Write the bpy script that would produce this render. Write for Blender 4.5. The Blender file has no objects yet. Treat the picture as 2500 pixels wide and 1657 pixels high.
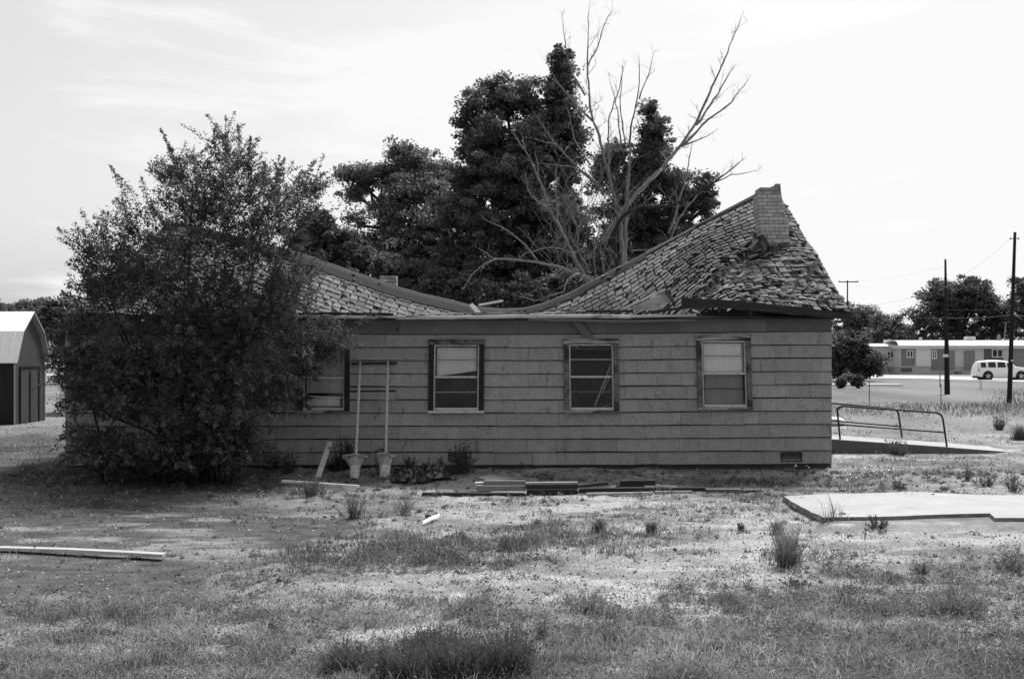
import bpy, math, random
import numpy as np
from mathutils import Vector, Matrix

RG = np.random.default_rng(11)
random.seed(11)
SC = bpy.context.scene
COL = SC.collection
F, H, HOR = 3125.0, 2.23, 863.0      # focal length and horizon in the 2500 px wide photograph, eye height in metres
R = math.radians

# ------------------------------------------------------------------ camera, sky, sun, exposure
cd = bpy.data.cameras.new("camera")
cd.lens = 45.0
cd.sensor_width = 36.0
cd.shift_y = (HOR - 828.5) / 2500.0
cd.clip_end = 6000.0
cam = bpy.data.objects.new("camera", cd)
cam.location = (0, 0, H)
cam.rotation_euler = (R(90), 0, 0)
COL.objects.link(cam)
SC.camera = cam

SUN_EL, SUN_AZ = R(56), R(30)         # azimuth measured from +Y (behind the house) towards +X
wd = bpy.data.worlds.new("World")
SC.world = wd
wd.use_nodes = True
nt = wd.node_tree
nt.nodes.clear()
def wn(t, **k):
    n = nt.nodes.new(t)
    for a, b in k.items():
        setattr(n, a, b)
    return n
sky = wn('ShaderNodeTexSky', sky_type='NISHITA', sun_disc=False)
sky.sun_elevation = SUN_EL
sky.sun_rotation = SUN_AZ
sky.dust_density = 3.0
bw = wn('ShaderNodeRGBToBW')
nt.links.new(sky.outputs[0], bw.inputs[0])
tc = wn('ShaderNodeTexCoord')
mp = wn('ShaderNodeMapping')
mp.inputs['Scale'].default_value = (1.6, 1.6, 9.0)
mp.inputs['Rotation'].default_value = (0, R(7), 0)
mp.inputs['Location'].default_value = (0.4, 0.1, 0.35)
nt.links.new(tc.outputs['Generated'], mp.inputs[0])
nz = wn('ShaderNodeTexNoise')
nz.inputs['Scale'].default_value = 2.1
nz.inputs['Detail'].default_value = 7
nz.inputs['Roughness'].default_value = 0.55
nz.inputs['Distortion'].default_value = 0.6
nt.links.new(mp.outputs[0], nz.inputs[0])
# high cloud: thicker right and ahead, broken left; thinned behind to shape wall light
sp = wn('ShaderNodeSeparateXYZ')
nt.links.new(tc.outputs['Generated'], sp.inputs[0])
ma = wn('ShaderNodeMath', operation='MULTIPLY_ADD')
ma.inputs[1].default_value = 0.50
nt.links.new(sp.outputs[0], ma.inputs[0])
mb_ = wn('ShaderNodeMath', operation='MULTIPLY_ADD')
mb_.inputs[1].default_value = 0.30
nt.links.new(sp.outputs[1], mb_.inputs[0])
nt.links.new(nz.outputs[0], mb_.inputs[2])
nt.links.new(mb_.outputs[0], ma.inputs[2])
mr = wn('ShaderNodeMapRange', interpolation_type='SMOOTHSTEP')
mr.inputs[1].default_value = 0.66
mr.inputs[2].default_value = 0.80
nt.links.new(ma.outputs[0], mr.inputs[0])
CLOUD = 8.4
mx = wn('ShaderNodeMix', data_type='FLOAT')
mx.inputs[3].default_value = CLOUD
thin = wn('ShaderNodeMath', operation='MULTIPLY_ADD')
thin.inputs[1].default_value = 1.15
thin.inputs[2].default_value = 1.9
nt.links.new(bw.outputs[0], thin.inputs[0])
nt.links.new(mr.outputs[0], mx.inputs[0])
nt.links.new(thin.outputs[0], mx.inputs[2])
bg = wn('ShaderNodeBackground')
bg.inputs[1].default_value = 0.10
nt.links.new(mx.outputs[0], bg.inputs[0])
wo = wn('ShaderNodeOutputWorld')
nt.links.new(bg.outputs[0], wo.inputs[0])

sd = bpy.data.lights.new("sun", 'SUN')
sd.energy = 4.6
sd.angle = R(10)
sd.color = (1, 1, 1)
sun = bpy.data.objects.new("sun", sd)
sun.rotation_euler = Vector((-math.sin(SUN_AZ) * math.cos(SUN_EL), -math.cos(SUN_AZ) * math.cos(SUN_EL), -math.sin(SUN_EL))).to_track_quat('-Z', 'Y').to_euler()
sun.location = (20, 40, 60)
COL.objects.link(sun)
SC.view_settings.view_transform = 'Standard'
SC.view_settings.look = 'None'
SC.view_settings.exposure = 0.2
SC.view_settings.gamma = 1.0
SC.render.filter_size = 1.6
SC.cycles.max_bounces = 6
SC.cycles.transparent_max_bounces = 12

# ------------------------------------------------------------------ placing helpers
def W(px, py, Y):
    "point at depth Y seen at a pixel of the photograph"
    return Vector(((px - 1250) * Y / F, Y, H - (py - HOR) * Y / F))

def smooth(a, b, x):
    t = np.clip((np.asarray(x, float) - a) / (b - a), 0, 1)
    return t * t * (3 - 2 * t)

def _h(a, b, seed):
    n = (a * 374761393 + b * 668265263 + seed * 1442695) & 0x7fffffff
    n = ((n ^ (n >> 13)) * 1274126177) & 0x7fffffff
    return ((n ^ (n >> 16)) & 0xffff) / 65535.0

def vn(x, y, seed=0):
    x = np.asarray(x, float); y = np.asarray(y, float)
    xi = np.floor(x).astype(np.int64); yi = np.floor(y).astype(np.int64)
    u = x - xi; v = y - yi
    u = u * u * (3 - 2 * u); v = v * v * (3 - 2 * v)
    return (_h(xi, yi, seed) * (1 - u) + _h(xi + 1, yi, seed) * u) * (1 - v) + (_h(xi, yi + 1, seed) * (1 - u) + _h(xi + 1, yi + 1, seed) * u) * v

def fbm(x, y, seed=0, o=4):
    s = 0; a = 0.5; t = 0
    for k in range(o):
        s = s + a * vn(np.asarray(x) * 2 ** k, np.asarray(y) * 2 ** k, seed + k * 17)
        t += a; a *= 0.5
    return s / t

def ground_base(x, y):
    x = np.asarray(x, float); y = np.asarray(y, float)
    a = -0.18 * (1 - smooth(23.3, 25.1, y))
    b = -0.18 * (1 - smooth(20.5, 28.0, y))
    k = smooth(6.3, 8.0, x)
    return a * (1 - k) + b * k

def G(px, py):
    "point of the ground seen at a pixel"
    ys = np.concatenate([np.arange(5, 40, 0.01), np.arange(40, 400, 0.2)])
    xs = (px - 1250) * ys / F
    f = H - (py - HOR) * ys / F - ground_base(xs, ys)
    i = int(np.argmax(f < 0)) if (f < 0).any() else len(ys) - 1
    return Vector((xs[i], ys[i], float(gz(xs[i], ys[i]))))

def ell(px, py, cx, cy, rx, ry):
    return np.exp(-(((px - cx) / rx) ** 2 + ((py - cy) / ry) ** 2) ** 1.5)

def to_px(x, y, z=None):
    z = ground_base(x, y) if z is None else z
    yy = np.maximum(y, 0.5)
    return 1250 + x * F / yy, HOR + (H - z) * F / yy

def pad_mask(x, y):
    "bare dirt pad at the left, sunk a little"
    px, py = to_px(x, y)
    e = (fbm(x * 1.3, y * 1.3, 31) - 0.5)
    left = 1 - smooth(-0.25, 0.25, x + 2.75 + e * 1.6 + (y - 15.2) * -0.22)
    return left * smooth(12.1, 13.0, y + e * 1.4) * (1 - smooth(19.0, 22.5, y + e * 3))

def gz(x, y):
    x = np.asarray(x, float); y = np.asarray(y, float)
    b = ground_base(x, y)
    near = 1 - smooth(30, 45, y)
    n = 0.10 * (fbm(x * 0.45, y * 0.45, 3) - 0.5) + 0.07 * (fbm(x * 2.6, y * 2.6, 5, 3) - 0.5) + 0.03 * (fbm(x * 7, y * 7, 6, 2) - 0.5)
    pm = pad_mask(x, y)
    n = n * (1 - 0.75 * pm) - 0.06 * pm
    lip = np.exp(-((pm - 0.3) / 0.2) ** 2) * 0.035 * fbm(x * 3, y * 3, 8)
    n = n + lip
    # keep clear of what is built on the ground
    slab = smooth(4.2, 4.45, x) * (1 - smooth(11.6, 12, x)) * smooth(17.2, 17.5, y) * (1 - smooth(20.9, 21.3, y))
    house = smooth(-9.1, -8.8, x) * (1 - smooth(6.3, 6.6, x)) * smooth(24.8, 25.3, y)
    ramp = smooth(6.2, 6.5, x) * (1 - smooth(10.5, 11.4, x)) * smooth(28.3, 28.8, y) * (1 - smooth(31.6, 32, y))
    n = n * near
    n = n * (1 - house) + house * (-0.05)
    n = np.where(slab > 0, np.minimum(n, 0.0) * (1 - slab) + 0.072 * slab, n)
    n = np.where(ramp > 0, n * (1 - ramp) - 0.03 * ramp, n)
    return b + n

def wall_pt(px, py, Y=25.2):
    p = W(px, py, Y)
    return p.x, p.z

# ------------------------------------------------------------------ object helpers
def tag(o, label=None, cat=None, group=None, kind=None):
    if label: o["label"] = label
    if cat: o["category"] = cat
    if group: o["group"] = group
    if kind: o["kind"] = kind
    return o

def thing(name, label, cat, loc, group=None):
    o = bpy.data.objects.new(name, None)
    o.location = loc
    o.empty_display_size = 0.3
    COL.objects.link(o)
    return tag(o, label, cat, group)

def link(name, me, mat, parent=None):
    o = bpy.data.objects.new(name, me)
    if mat: me.materials.append(mat)
    COL.objects.link(o)
    if parent is not None:
        o.parent = parent
        m = parent
        off = Vector((0, 0, 0))
        while m is not None:
            off += m.location
            m = m.parent
        # meshes are written in world coordinates: move them under the parent's origin
        me.transform(Matrix.Translation(-off))
    return o

class MB:
    def __init__(s):
        s.v = []; s.f = []; s.t = []
    def face(s, pts, tone=1.0):
        i = len(s.v)
        s.v += [tuple(p) for p in pts]
        s.f.append(tuple(range(i, i + len(pts)))); s.t.append(tone)
    def hexa(s, p, tone=1.0, tones=None):
        "8 points: bottom ring 0-3, top ring 4-7"
        i = len(s.v)
        s.v += [tuple(q) for q in p]
        fs = [(3, 2, 1, 0), (4, 5, 6, 7), (0, 1, 5, 4), (1, 2, 6, 5), (2, 3, 7, 6), (3, 0, 4, 7)]
        for k, f in enumerate(fs):
            s.f.append(tuple(i + a for a in f)); s.t.append(tones[k] if tones else tone)
    def box(s, x0, x1, y0, y1, z0, z1, tone=1.0):
        s.hexa([(x0, y0, z0), (x1, y0, z0), (x1, y1, z0), (x0, y1, z0), (x0, y0, z1), (x1, y0, z1), (x1, y1, z1), (x0, y1, z1)], tone)
    def beam(s, p, q, w, h, up=(0, 0, 1), tone=1.0):
        p = Vector(p); q = Vector(q)
        d = (q - p).normalized(); up = Vector(up)
        side = d.cross(up).normalized(); u = side.cross(d).normalized()
        a = side * w / 2; b = u * h / 2
        s.hexa([p - a - b, q - a - b, q + a - b, p + a - b, p - a + b, q - a + b, q + a + b, p + a + b], tone)
    def tube(s, pts, rad, n=6, tone=1.0, cap=True):
        pts = [Vector(p) for p in pts]
        if not hasattr(rad, '__len__'): rad = [rad] * len(pts)
        i0 = len(s.v)
        prev = None
        for k, p in enumerate(pts):
            d = (pts[min(k + 1, len(pts) - 1)] - pts[max(k - 1, 0)])
            d = d.normalized() if d.length > 1e-9 else Vector((0, 0, 1))
            if prev is None:
                a = d.orthogonal().normalized()
            else:
                a = (prev - d * prev.dot(d))
                a = a.normalized() if a.length > 1e-6 else d.orthogonal().normalized()
            prev = a
            b = d.cross(a)
            for j in range(n):
                t = 2 * math.pi * j / n
                s.v.append(tuple(p + (a * math.cos(t) + b * math.sin(t)) * rad[k]))
        for k in range(len(pts) - 1):
            for j in range(n):
                q = (j + 1) % n
                s.f.append((i0 + k * n + j, i0 + k * n + q, i0 + (k + 1) * n + q, i0 + (k + 1) * n + j)); s.t.append(tone)
        if cap:
            s.f.append(tuple(i0 + j for j in reversed(range(n)))); s.t.append(tone)
            e = i0 + (len(pts) - 1) * n
            s.f.append(tuple(e + j for j in range(n))); s.t.append(tone)
    def grid(s, P, tone=1.0, tf=None):
        "P: rows x cols of points"
        P = np.asarray(P, float)
        r, c = P.shape[:2]
        i = len(s.v)
        s.v += [tuple(p) for p in P.reshape(-1, 3)]
        for a in range(r - 1):
            for b in range(c - 1):
                s.f.append((i + a * c + b, i + a * c + b + 1, i + (a + 1) * c + b + 1, i + (a + 1) * c + b))
                s.t.append(tf(a, b) if tf else tone)
    def build(s, name, mat, parent=None, smooth=False, bevel=0.0):
        me = bpy.data.meshes.new(name)
        me.from_pydata(s.v, [], s.f)
        at = me.attributes.new('tone', 'FLOAT', 'FACE')
        at.data.foreach_set('value', np.array(s.t, dtype=np.float32))
        if smooth:
            me.polygons.foreach_set('use_smooth', np.ones(len(s.f), dtype=bool))
        me.update()
        o = link(name, me, mat, parent)
        if bevel:
            m = o.modifiers.new('bevel', 'BEVEL'); m.width = bevel; m.segments = 2; m.limit_method = 'ANGLE'
        return o

def nmesh(name, V, k, mat, tone, parent=None):
    "V: (n*k,3) loose k-gons"
    V = np.ascontiguousarray(V, dtype=np.float32)
    n = len(V) // k
    me = bpy.data.meshes.new(name)
    me.vertices.add(n * k); me.vertices.foreach_set('co', V.ravel())
    me.loops.add(n * k); me.loops.foreach_set('vertex_index', np.arange(n * k, dtype=np.int32))
    me.polygons.add(n)
    me.polygons.foreach_set('loop_start', np.arange(n, dtype=np.int32) * k)
    me.polygons.foreach_set('loop_total', np.full(n, k, dtype=np.int32))
    at = me.attributes.new('tone', 'FLOAT', 'FACE')
    at.data.foreach_set('value', np.asarray(tone, dtype=np.float32))
    me.update(calc_edges=True)
    return link(name, me, mat, parent)

# ------------------------------------------------------------------ materials (all grey: the photograph is black and white)
def mat(name, base, rough=0.85, ns=8.0, amp=0.3, stretch=(1, 1, 1), bump=0.0, bs=None, spec=0.25, patch=None, speck=0.0, metal=0.0):
    """base albedo x 'tone' attribute x two noises; patch=(other albedo, scale, lo, hi) mixes a second colour in (peeled paint, rust)"""
    m = bpy.data.materials.new(name); m.use_nodes = True
    t = m.node_tree; b = t.nodes['Principled BSDF']
    def N(ty, **kw):
        n = t.nodes.new(ty)
        for a, v in kw.items(): setattr(n, a, v)
        return n
    L = t.links.new
    co = N('ShaderNodeTexCoord'); mpn = N('ShaderNodeMapping'); mpn.inputs['Scale'].default_value = stretch
    L(co.outputs['Object'], mpn.inputs[0])
    n1 = N('ShaderNodeTexNoise'); n1.inputs['Scale'].default_value = ns; n1.inputs['Detail'].default_value = 8; n1.inputs['Roughness'].default_value = 0.65
    L(mpn.outputs[0], n1.inputs[0])
    r1 = N('ShaderNodeMapRange'); r1.inputs[1].default_value = 0.3; r1.inputs[2].default_value = 0.7; r1.inputs[3].default_value = 1 - amp; r1.inputs[4].default_value = 1 + amp
    L(n1.outputs[0], r1.inputs[0])
    at = N('ShaderNodeAttribute'); at.attribute_name = 'tone'
    val = N('ShaderNodeValue'); val.outputs[0].default_value = base
    cur = val.outputs[0]
    if patch:
        n2 = N('ShaderNodeTexNoise'); n2.inputs['Scale'].default_value = patch[1]; n2.inputs['Detail'].default_value = 6; n2.inputs['Roughness'].default_value = 0.6
        L(mpn.outputs[0], n2.inputs[0])
        r2 = N('ShaderNodeMapRange'); r2.inputs[1].default_value = patch[2]; r2.inputs[2].default_value = patch[3]
        L(n2.outputs[0], r2.inputs[0])
        mxn = N('ShaderNodeMix', data_type='FLOAT'); mxn.inputs[3].default_value = patch[0]
        L(r2.outputs[0], mxn.inputs[0]); L(cur, mxn.inputs[2]); cur = mxn.outputs[0]
    def mul(a, c):
        q = N('ShaderNodeMath', operation='MULTIPLY'); L(a, q.inputs[0]); L(c, q.inputs[1]); return q.outputs[0]
    cur = mul(mul(cur, r1.outputs[0]), at.outputs['Fac'])
    if speck:
        n3 = N('ShaderNodeTexNoise'); n3.inputs['Scale'].default_value = ns * 9; n3.inputs['Detail'].default_value = 2
        L(mpn.outputs[0], n3.inputs[0])
        r3 = N('ShaderNodeMapRange'); r3.inputs[1].default_value = 0.3; r3.inputs[2].default_value = 0.7; r3.inputs[3].default_value = 1 - speck; r3.inputs[4].default_value = 1 + speck
        L(n3.outputs[0], r3.inputs[0]); cur = mul(cur, r3.outputs[0])
    L(cur, b.inputs['Base Color'])
    b.inputs['Roughness'].default_value = rough
    b.inputs['Specular IOR Level'].default_value = spec
    b.inputs['Metallic'].default_value = metal
    if bump:
        n4 = N('ShaderNodeTexNoise'); n4.inputs['Scale'].default_value = bs or ns * 3; n4.inputs['Detail'].default_value = 5
        L(mpn.outputs[0], n4.inputs[0])
        bp = N('ShaderNodeBump'); bp.inputs['Strength'].default_value = bump; bp.inputs['Distance'].default_value = 0.02
        L(n4.outputs[0], bp.inputs['Height']); L(bp.outputs[0], b.inputs['Normal'])
    return m

def leaf_mat(name, base, trans=0.35):
    m = bpy.data.materials.new(name); m.use_nodes = True
    t = m.node_tree; t.nodes.clear(); L = t.links.new
    at = t.nodes.new('ShaderNodeAttribute'); at.attribute_name = 'tone'
    q = t.nodes.new('ShaderNodeMath'); q.operation = 'MULTIPLY'; q.inputs[1].default_value = base
    L(at.outputs['Fac'], q.inputs[0])
    d = t.nodes.new('ShaderNodeBsdfDiffuse'); tr = t.nodes.new('ShaderNodeBsdfTranslucent')
    L(q.outputs[0], d.inputs[0]); L(q.outputs[0], tr.inputs[0])
    mxs = t.nodes.new('ShaderNodeMixShader'); mxs.inputs[0].default_value = trans
    L(d.outputs[0], mxs.inputs[1]); L(tr.outputs[0], mxs.inputs[2])
    o = t.nodes.new('ShaderNodeOutputMaterial'); L(mxs.outputs[0], o.inputs[0])
    return m

def glass_mat(name, dark=0.0, refl=1.0):
    m = bpy.data.materials.new(name); m.use_nodes = True
    t = m.node_tree; t.nodes.clear(); L = t.links.new
    tr = t.nodes.new('ShaderNodeBsdfTransparent'); tr.inputs[0].default_value = (1 - dark,) * 3 + (1,)
    gl = t.nodes.new('ShaderNodeBsdfGlossy'); gl.inputs['Roughness'].default_value = 0.06
    fr = t.nodes.new('ShaderNodeFresnel'); fr.inputs[0].default_value = 1.45
    no = t.nodes.new('ShaderNodeTexNoise'); no.inputs['Scale'].default_value = 3
    bp = t.nodes.new('ShaderNodeBump'); bp.inputs['Strength'].default_value = 0.05
    L(no.outputs[0], bp.inputs['Height']); L(bp.outputs[0], gl.inputs['Normal'])
    q = t.nodes.new('ShaderNodeMath'); q.operation = 'MULTIPLY'; q.inputs[1].default_value = refl
    L(fr.outputs[0], q.inputs[0])
    mxs = t.nodes.new('ShaderNodeMixShader')
    L(q.outputs[0], mxs.inputs[0]); L(tr.outputs[0], mxs.inputs[1]); L(gl.outputs[0], mxs.inputs[2])
    o = t.nodes.new('ShaderNodeOutputMaterial'); L(mxs.outputs[0], o.inputs[0])
    return m

M = {}
M['ground'] = mat('dirt', 1.0, 0.95, 5.0, 0.22, bump=0.8, bs=22, spec=0.1, speck=0.35)
M['siding'] = mat('cement_siding', 0.275, 0.8, 5.0, 0.12, (1, 1, 0.4), bump=0.15, bs=60, patch=(0.085, 8.0, 0.59, 0.78), speck=0.18)
M['frieze'] = mat('frieze_board', 0.12, 0.8, 3.0, 0.15, bump=0.1)
M['trim_dark'] = mat('weathered_dark_trim', 0.020, 0.8, 14, 0.4, (1, 1, 0.5), patch=(0.16, 5.0, 0.66, 0.76), bump=0.3)
M['trim_peel'] = mat('peeling_trim', 0.13, 0.8, 14, 0.4, (0.6, 1, 0.6), patch=(0.035, 4.5, 0.47, 0.58), bump=0.4)
M['trim_white'] = mat('chalky_trim', 0.30, 0.8, 14, 0.3, (0.3, 1, 2), patch=(0.05, 6, 0.50, 0.60), bump=0.4)
M['alu'] = mat('dull_aluminium', 0.50, 0.5, 20, 0.2, spec=0.5, patch=(0.22, 14, 0.5, 0.7))
M['blind'] = mat('pale_blind', 0.88, 0.9, 3, 0.12, (4, 1, 0.5))
M['screen'] = glass_mat('insect_screen', 0.30, 0.15)
M['glass'] = glass_mat('old_window_glass', 0.04, 0.7)
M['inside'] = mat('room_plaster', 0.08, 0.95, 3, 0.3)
M['lath'] = mat('bare_lath', 0.45, 0.9, 8, 0.3)
M['shingle'] = mat('asphalt_shingle', 0.205, 0.95, 9, 0.22, bump=0.4, bs=70, spec=0.1, speck=0.22, patch=(0.11, 2.2, 0.52, 0.72))
M['felt'] = mat('roofing_felt_and_lap_shadow', 0.04, 0.95, 6, 0.4)
M['ridge'] = mat('roll_roofing', 0.022, 0.9, 4, 0.25, bump=0.3, speck=0.2)
M['gutter'] = mat('peeling_gutter_paint', 0.50, 0.7, 6, 0.25, (0.5, 1, 4), patch=(0.07, 2.6, 0.50, 0.62), bump=0.2)
M['oldwood'] = mat('old_dark_wood', 0.030, 0.9, 10, 0.45, (0.35, 3, 3), bump=0.5, patch=(0.12, 5, 0.66, 0.78))
M['greywood'] = mat('grey_wood', 0.22, 0.9, 10, 0.35, (0.3, 3, 3), bump=0.5, patch=(0.10, 5, 0.55, 0.75))
M['palewood'] = mat('pale_wood', 0.50, 0.9, 10, 0.25, (0.3, 3, 3), bump=0.4, patch=(0.30, 4, 0.55, 0.75))
M['brick'] = mat('pale_brick', 0.36, 0.9, 12, 0.25, bump=0.4, speck=0.15)
M['mortar'] = mat('mortar', 0.14, 0.95, 20, 0.25)
M['pipe'] = mat('galvanised_pipe', 0.38, 0.55, 20, 0.2, (1, 1, 0.4), spec=0.4)
M['black'] = mat('black_iron', 0.018, 0.6, 20, 0.3)
M['concrete'] = mat('pale_concrete', 0.38, 0.9, 2.2, 0.10, bump=0.15, bs=30, speck=0.06, patch=(0.31, 0.9, 0.5, 0.75))
M['rough_concrete'] = mat('rough_concrete', 0.40, 0.95, 9, 0.45, bump=0.9, bs=18, speck=0.2)
M['slab_edge'] = mat('broken_concrete_edge', 0.17, 0.95, 9, 0.45, bump=0.9, bs=18)
M['tarp'] = mat('black_plastic', 0.028, 0.45, 5, 0.5, spec=0.4)
M['rock'] = mat('stone', 0.13, 0.95, 8, 0.5, bump=0.7)
M['white'] = mat('white_paint', 0.72, 0.6, 5, 0.06)
M['barn_roof'] = mat('painted_metal_roof', 0.85, 0.55, 2, 0.05)
M['barn_wall'] = mat('dark_board_wall', 0.042, 0.85, 5, 0.25, (1, 1, 0.2), patch=(0.05, 3, 0.5, 0.7))
M['pole'] = mat('creosote_pole', 0.018, 0.9, 12, 0.4, (3, 3, 0.3))
M['bark'] = mat('dead_bark', 0.20, 0.9, 9, 0.4, (2, 2, 0.6), bump=0.5, patch=(0.12, 1.3, 0.5, 0.7))
M['bark_dark'] = mat('dark_bark', 0.03, 0.95, 9, 0.4, (2, 2, 0.5), bump=0.5)
M['leaf_dark'] = leaf_mat('dark_leaves', 0.12, .5)
M['leaf_mid'] = leaf_mat('feathery_leaves', 0.17, .45)
M['leaf_bush'] = leaf_mat('bush_leaves', 0.10, .4)
M['weed'] = leaf_mat('weed_leaves', 0.20, 0.4)
M['grass'] = leaf_mat('dry_grass_blades', 0.33, 0.4)
M['car'] = mat('white_car_paint', 0.78, 0.3, 2, 0.03, spec=0.5)
M['car_glass'] = mat('dark_car_glass', 0.012, 0.12, 2, 0.1, spec=0.6)
M['rubber'] = mat('tyre_rubber', 0.02, 0.85, 10, 0.2)
M['trailer'] = mat('trailer_siding', 0.58, 0.7, 2, 0.08, (1, 1, 0.3))
M['trailer_dark'] = mat('dark_trailer_panel', 0.21, 0.8, 4, 0.15)
M['road'] = mat('worn_asphalt', 0.42, 0.9, 1, 0.12, speck=0.1)
# ------------------------------------------------------------------ ground
def grow(a, b, step, lo, hi, k=1.13):
    mid = list(np.arange(a, b + 1e-6, step))
    s = step; x = b; up = []
    while x < hi:
        s *= k; x += s; up.append(x)
    s = step; x = a; dn = []
    while x > lo:
        s *= k; x -= s; dn.append(x)
    return np.array(dn[::-1] + mid + up)
gx = grow(-10.5, 10.5, 0.075, -2600, 2600)
gy = grow(7.5, 27.0, 0.075, -300, 4500)
GX, GY = np.meshgrid(gx, gy)
GZ = gz(GX, GY)

def ground_tone(x, y):
    px, py = to_px(x, y)
    t = 0.27 + 0.26 * (fbm(x * 0.55, y * 0.9, 41) - 0.5) + 0.22 * (fbm(x * 2.2, y * 3.2, 42, 3) - 0.5)
    t = t + 0.13 * ell(px, py, 1330, 1430, 480, 55) + 0.10 * ell(px, py, 1950, 1310, 420, 45) + 0.09 * ell(px, py, 1420, 1230, 350, 30)
    # bare trodden earth shows through the straw where the noise runs low
    bare = smooth(0.56, 0.42, fbm(x * 1.1, y * 2.0, 44)) if False else 1 - smooth(0.38, 0.52, fbm(x * 1.0, y * 2.0, 44))
    t = t * (1 - 0.35 * bare)
    pm = pad_mask(x, y)
    straw = smooth(0.48, 0.66, fbm(x * 1.1, y * 2.0, 45, 5))
    t = t * (1 - pm) + pm * (0.085 + 0.15 * straw * smooth(14.0, 16.5, y) + 0.10 * (fbm(x * 4, y * 6, 49) - 0.5))
    t = t * (1 - 0.65 * ell(px, py, 400, 1180, 420, 75))          # bush shade painted into the ground, plus leaf litter
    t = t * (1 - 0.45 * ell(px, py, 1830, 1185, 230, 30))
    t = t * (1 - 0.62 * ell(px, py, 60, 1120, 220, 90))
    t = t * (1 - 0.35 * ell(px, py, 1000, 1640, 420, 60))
    far = smooth(30, 45, y)
    t = t * (1 - far) + far * (0.185 + 0.22 * (fbm(x * 0.25, y * 0.09, 47, 5) - 0.5))
    return np.clip(t * 0.95, 0.04, 0.5)
V = np.stack([GX, GY, GZ], -1)
me = bpy.data.meshes.new('ground')
ny, nx = GX.shape
idx = np.arange(nx * ny).reshape(ny, nx)
quads = np.stack([idx[:-1, :-1], idx[:-1, 1:], idx[1:, 1:], idx[1:, :-1]], -1).reshape(-1, 4)
me.vertices.add(nx * ny); me.vertices.foreach_set('co', V.reshape(-1).astype(np.float32))
me.loops.add(quads.size); me.loops.foreach_set('vertex_index', quads.reshape(-1).astype(np.int32))
me.polygons.add(len(quads))
me.polygons.foreach_set('loop_start', (np.arange(len(quads)) * 4).astype(np.int32))
me.polygons.foreach_set('loop_total', np.full(len(quads), 4, np.int32))
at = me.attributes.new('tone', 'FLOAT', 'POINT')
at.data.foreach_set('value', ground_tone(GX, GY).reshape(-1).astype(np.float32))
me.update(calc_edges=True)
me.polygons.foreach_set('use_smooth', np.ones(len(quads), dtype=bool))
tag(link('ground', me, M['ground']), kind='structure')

# road far behind the yard, and a pale kerb strip
mb = MB()
c = [(-60, 152, 9), (10, 142, 12), (40, 128, 16), (62, 104, 15), (95, 88, 14), (200, 60, 14)]
c = [(x, y + 0, w) for x, y, w in c]
top = [(-60, 139), (15, 139), (40, 131), (48, 119), (60, 108), (110, 90), (220, 70)]
bot = [(-60, 129), (15, 127), (36, 112), (40, 99), (48, 89), (90, 66), (200, 44)]
mb.grid([[(x, y, 0.03) for x, y in bot], [(x, y, 0.03) for x, y in top]])
tag(mb.build('road', M['road']), kind='structure')
mb = MB()
p0 = W(1990, 941, 89); p1 = W(2200, 942, 88)
mb.box(p0.x, p1.x, 87.6, 88.6, -0.05, 0.14)
tag(mb.build('kerb_strip', M['white']), kind='structure')

# ------------------------------------------------------------------ the house
XL, XR, YF, YB = -8.79, 6.29, 25.2, 33.2
house = thing('collapsed_house', 'long shingle sided house whose tiled roof has caved in at the middle', 'house', (0, YF, 0))
WIN = [  # casing rectangle in photo pixels, meeting rail, skew
    dict(x0=728, x1=854, y0=831, y1=1007, rail=922, kind='torn', skew=0.004),
    dict(x0=1045.5, x1=1181, y0=829, y1=1007, rail=920, kind='half', skew=0.012),
    dict(x0=1378, x1=1511, y0=828, y1=1007, rail=920, kind='dark', skew=-0.012),
    dict(x0=1703.5, x1=1836, y0=823, y1=1003, rail=915.5, kind='shade', skew=-0.03),
]
for w in WIN:
    w['X0'], w['Z1'] = wall_pt(w['x0'], w['y0']); w['X1'], w['Z0'] = wall_pt(w['x1'], w['y1'])
    w['ZR'] = wall_pt(0, w['rail'])[1]
    w['hole'] = (w['X0'] + 0.09, w['X1'] - 0.09, w['Z0'] + 0.06, w['Z1'] - 0.09)

def cut(rects, h):
    out = []
    for (a, b, c, d) in rects:
        x0, x1, z0, z1 = h
        if x1 <= a or x0 >= b or z1 <= c or z0 >= d:
            out.append((a, b, c, d)); continue
        if a < x0: out.append((a, x0, c, d))
        if b > x1: out.append((x1, b, c, d))
        m0, m1 = max(a, x0), min(b, x1)
        if c < z0: out.append((m0, m1, c, z0))
        if d > z1: out.append((m0, m1, z1, d))
    return out

def rise(x, z):
    "the courses ride up towards the right corner"
    return (0.055 * float(smooth(0.5, 6.3, x)) - 0.012 * float(smooth(-3, -8, x) if False else smooth(3, 8, -x))) * (0.5 + 0.5 * z / 2.6)

# structural walls (with the window holes), floor and back
mb = MB()
rects = [(XL, XR, -0.02, 2.93)]
for w in WIN: rects = cut(rects, w['hole'])
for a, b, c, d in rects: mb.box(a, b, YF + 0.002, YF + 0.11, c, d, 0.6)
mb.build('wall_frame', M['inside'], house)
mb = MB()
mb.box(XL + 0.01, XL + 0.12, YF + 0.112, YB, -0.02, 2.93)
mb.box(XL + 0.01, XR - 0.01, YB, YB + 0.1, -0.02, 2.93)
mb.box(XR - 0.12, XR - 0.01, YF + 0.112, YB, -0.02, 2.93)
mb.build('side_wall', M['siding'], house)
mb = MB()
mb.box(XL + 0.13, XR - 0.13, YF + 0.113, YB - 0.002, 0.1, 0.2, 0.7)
mb.box(-3.0, -2.9, YF + 0.113, YB - 0.01, 0.2, 2.6); mb.box(0.2, 0.3, YF + 0.113, YB - 0.01, 0.2, 2.6); mb.box(3.1, 3.2, YF + 0.113, YB - 0.01, 0.2, 2.9)
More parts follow.
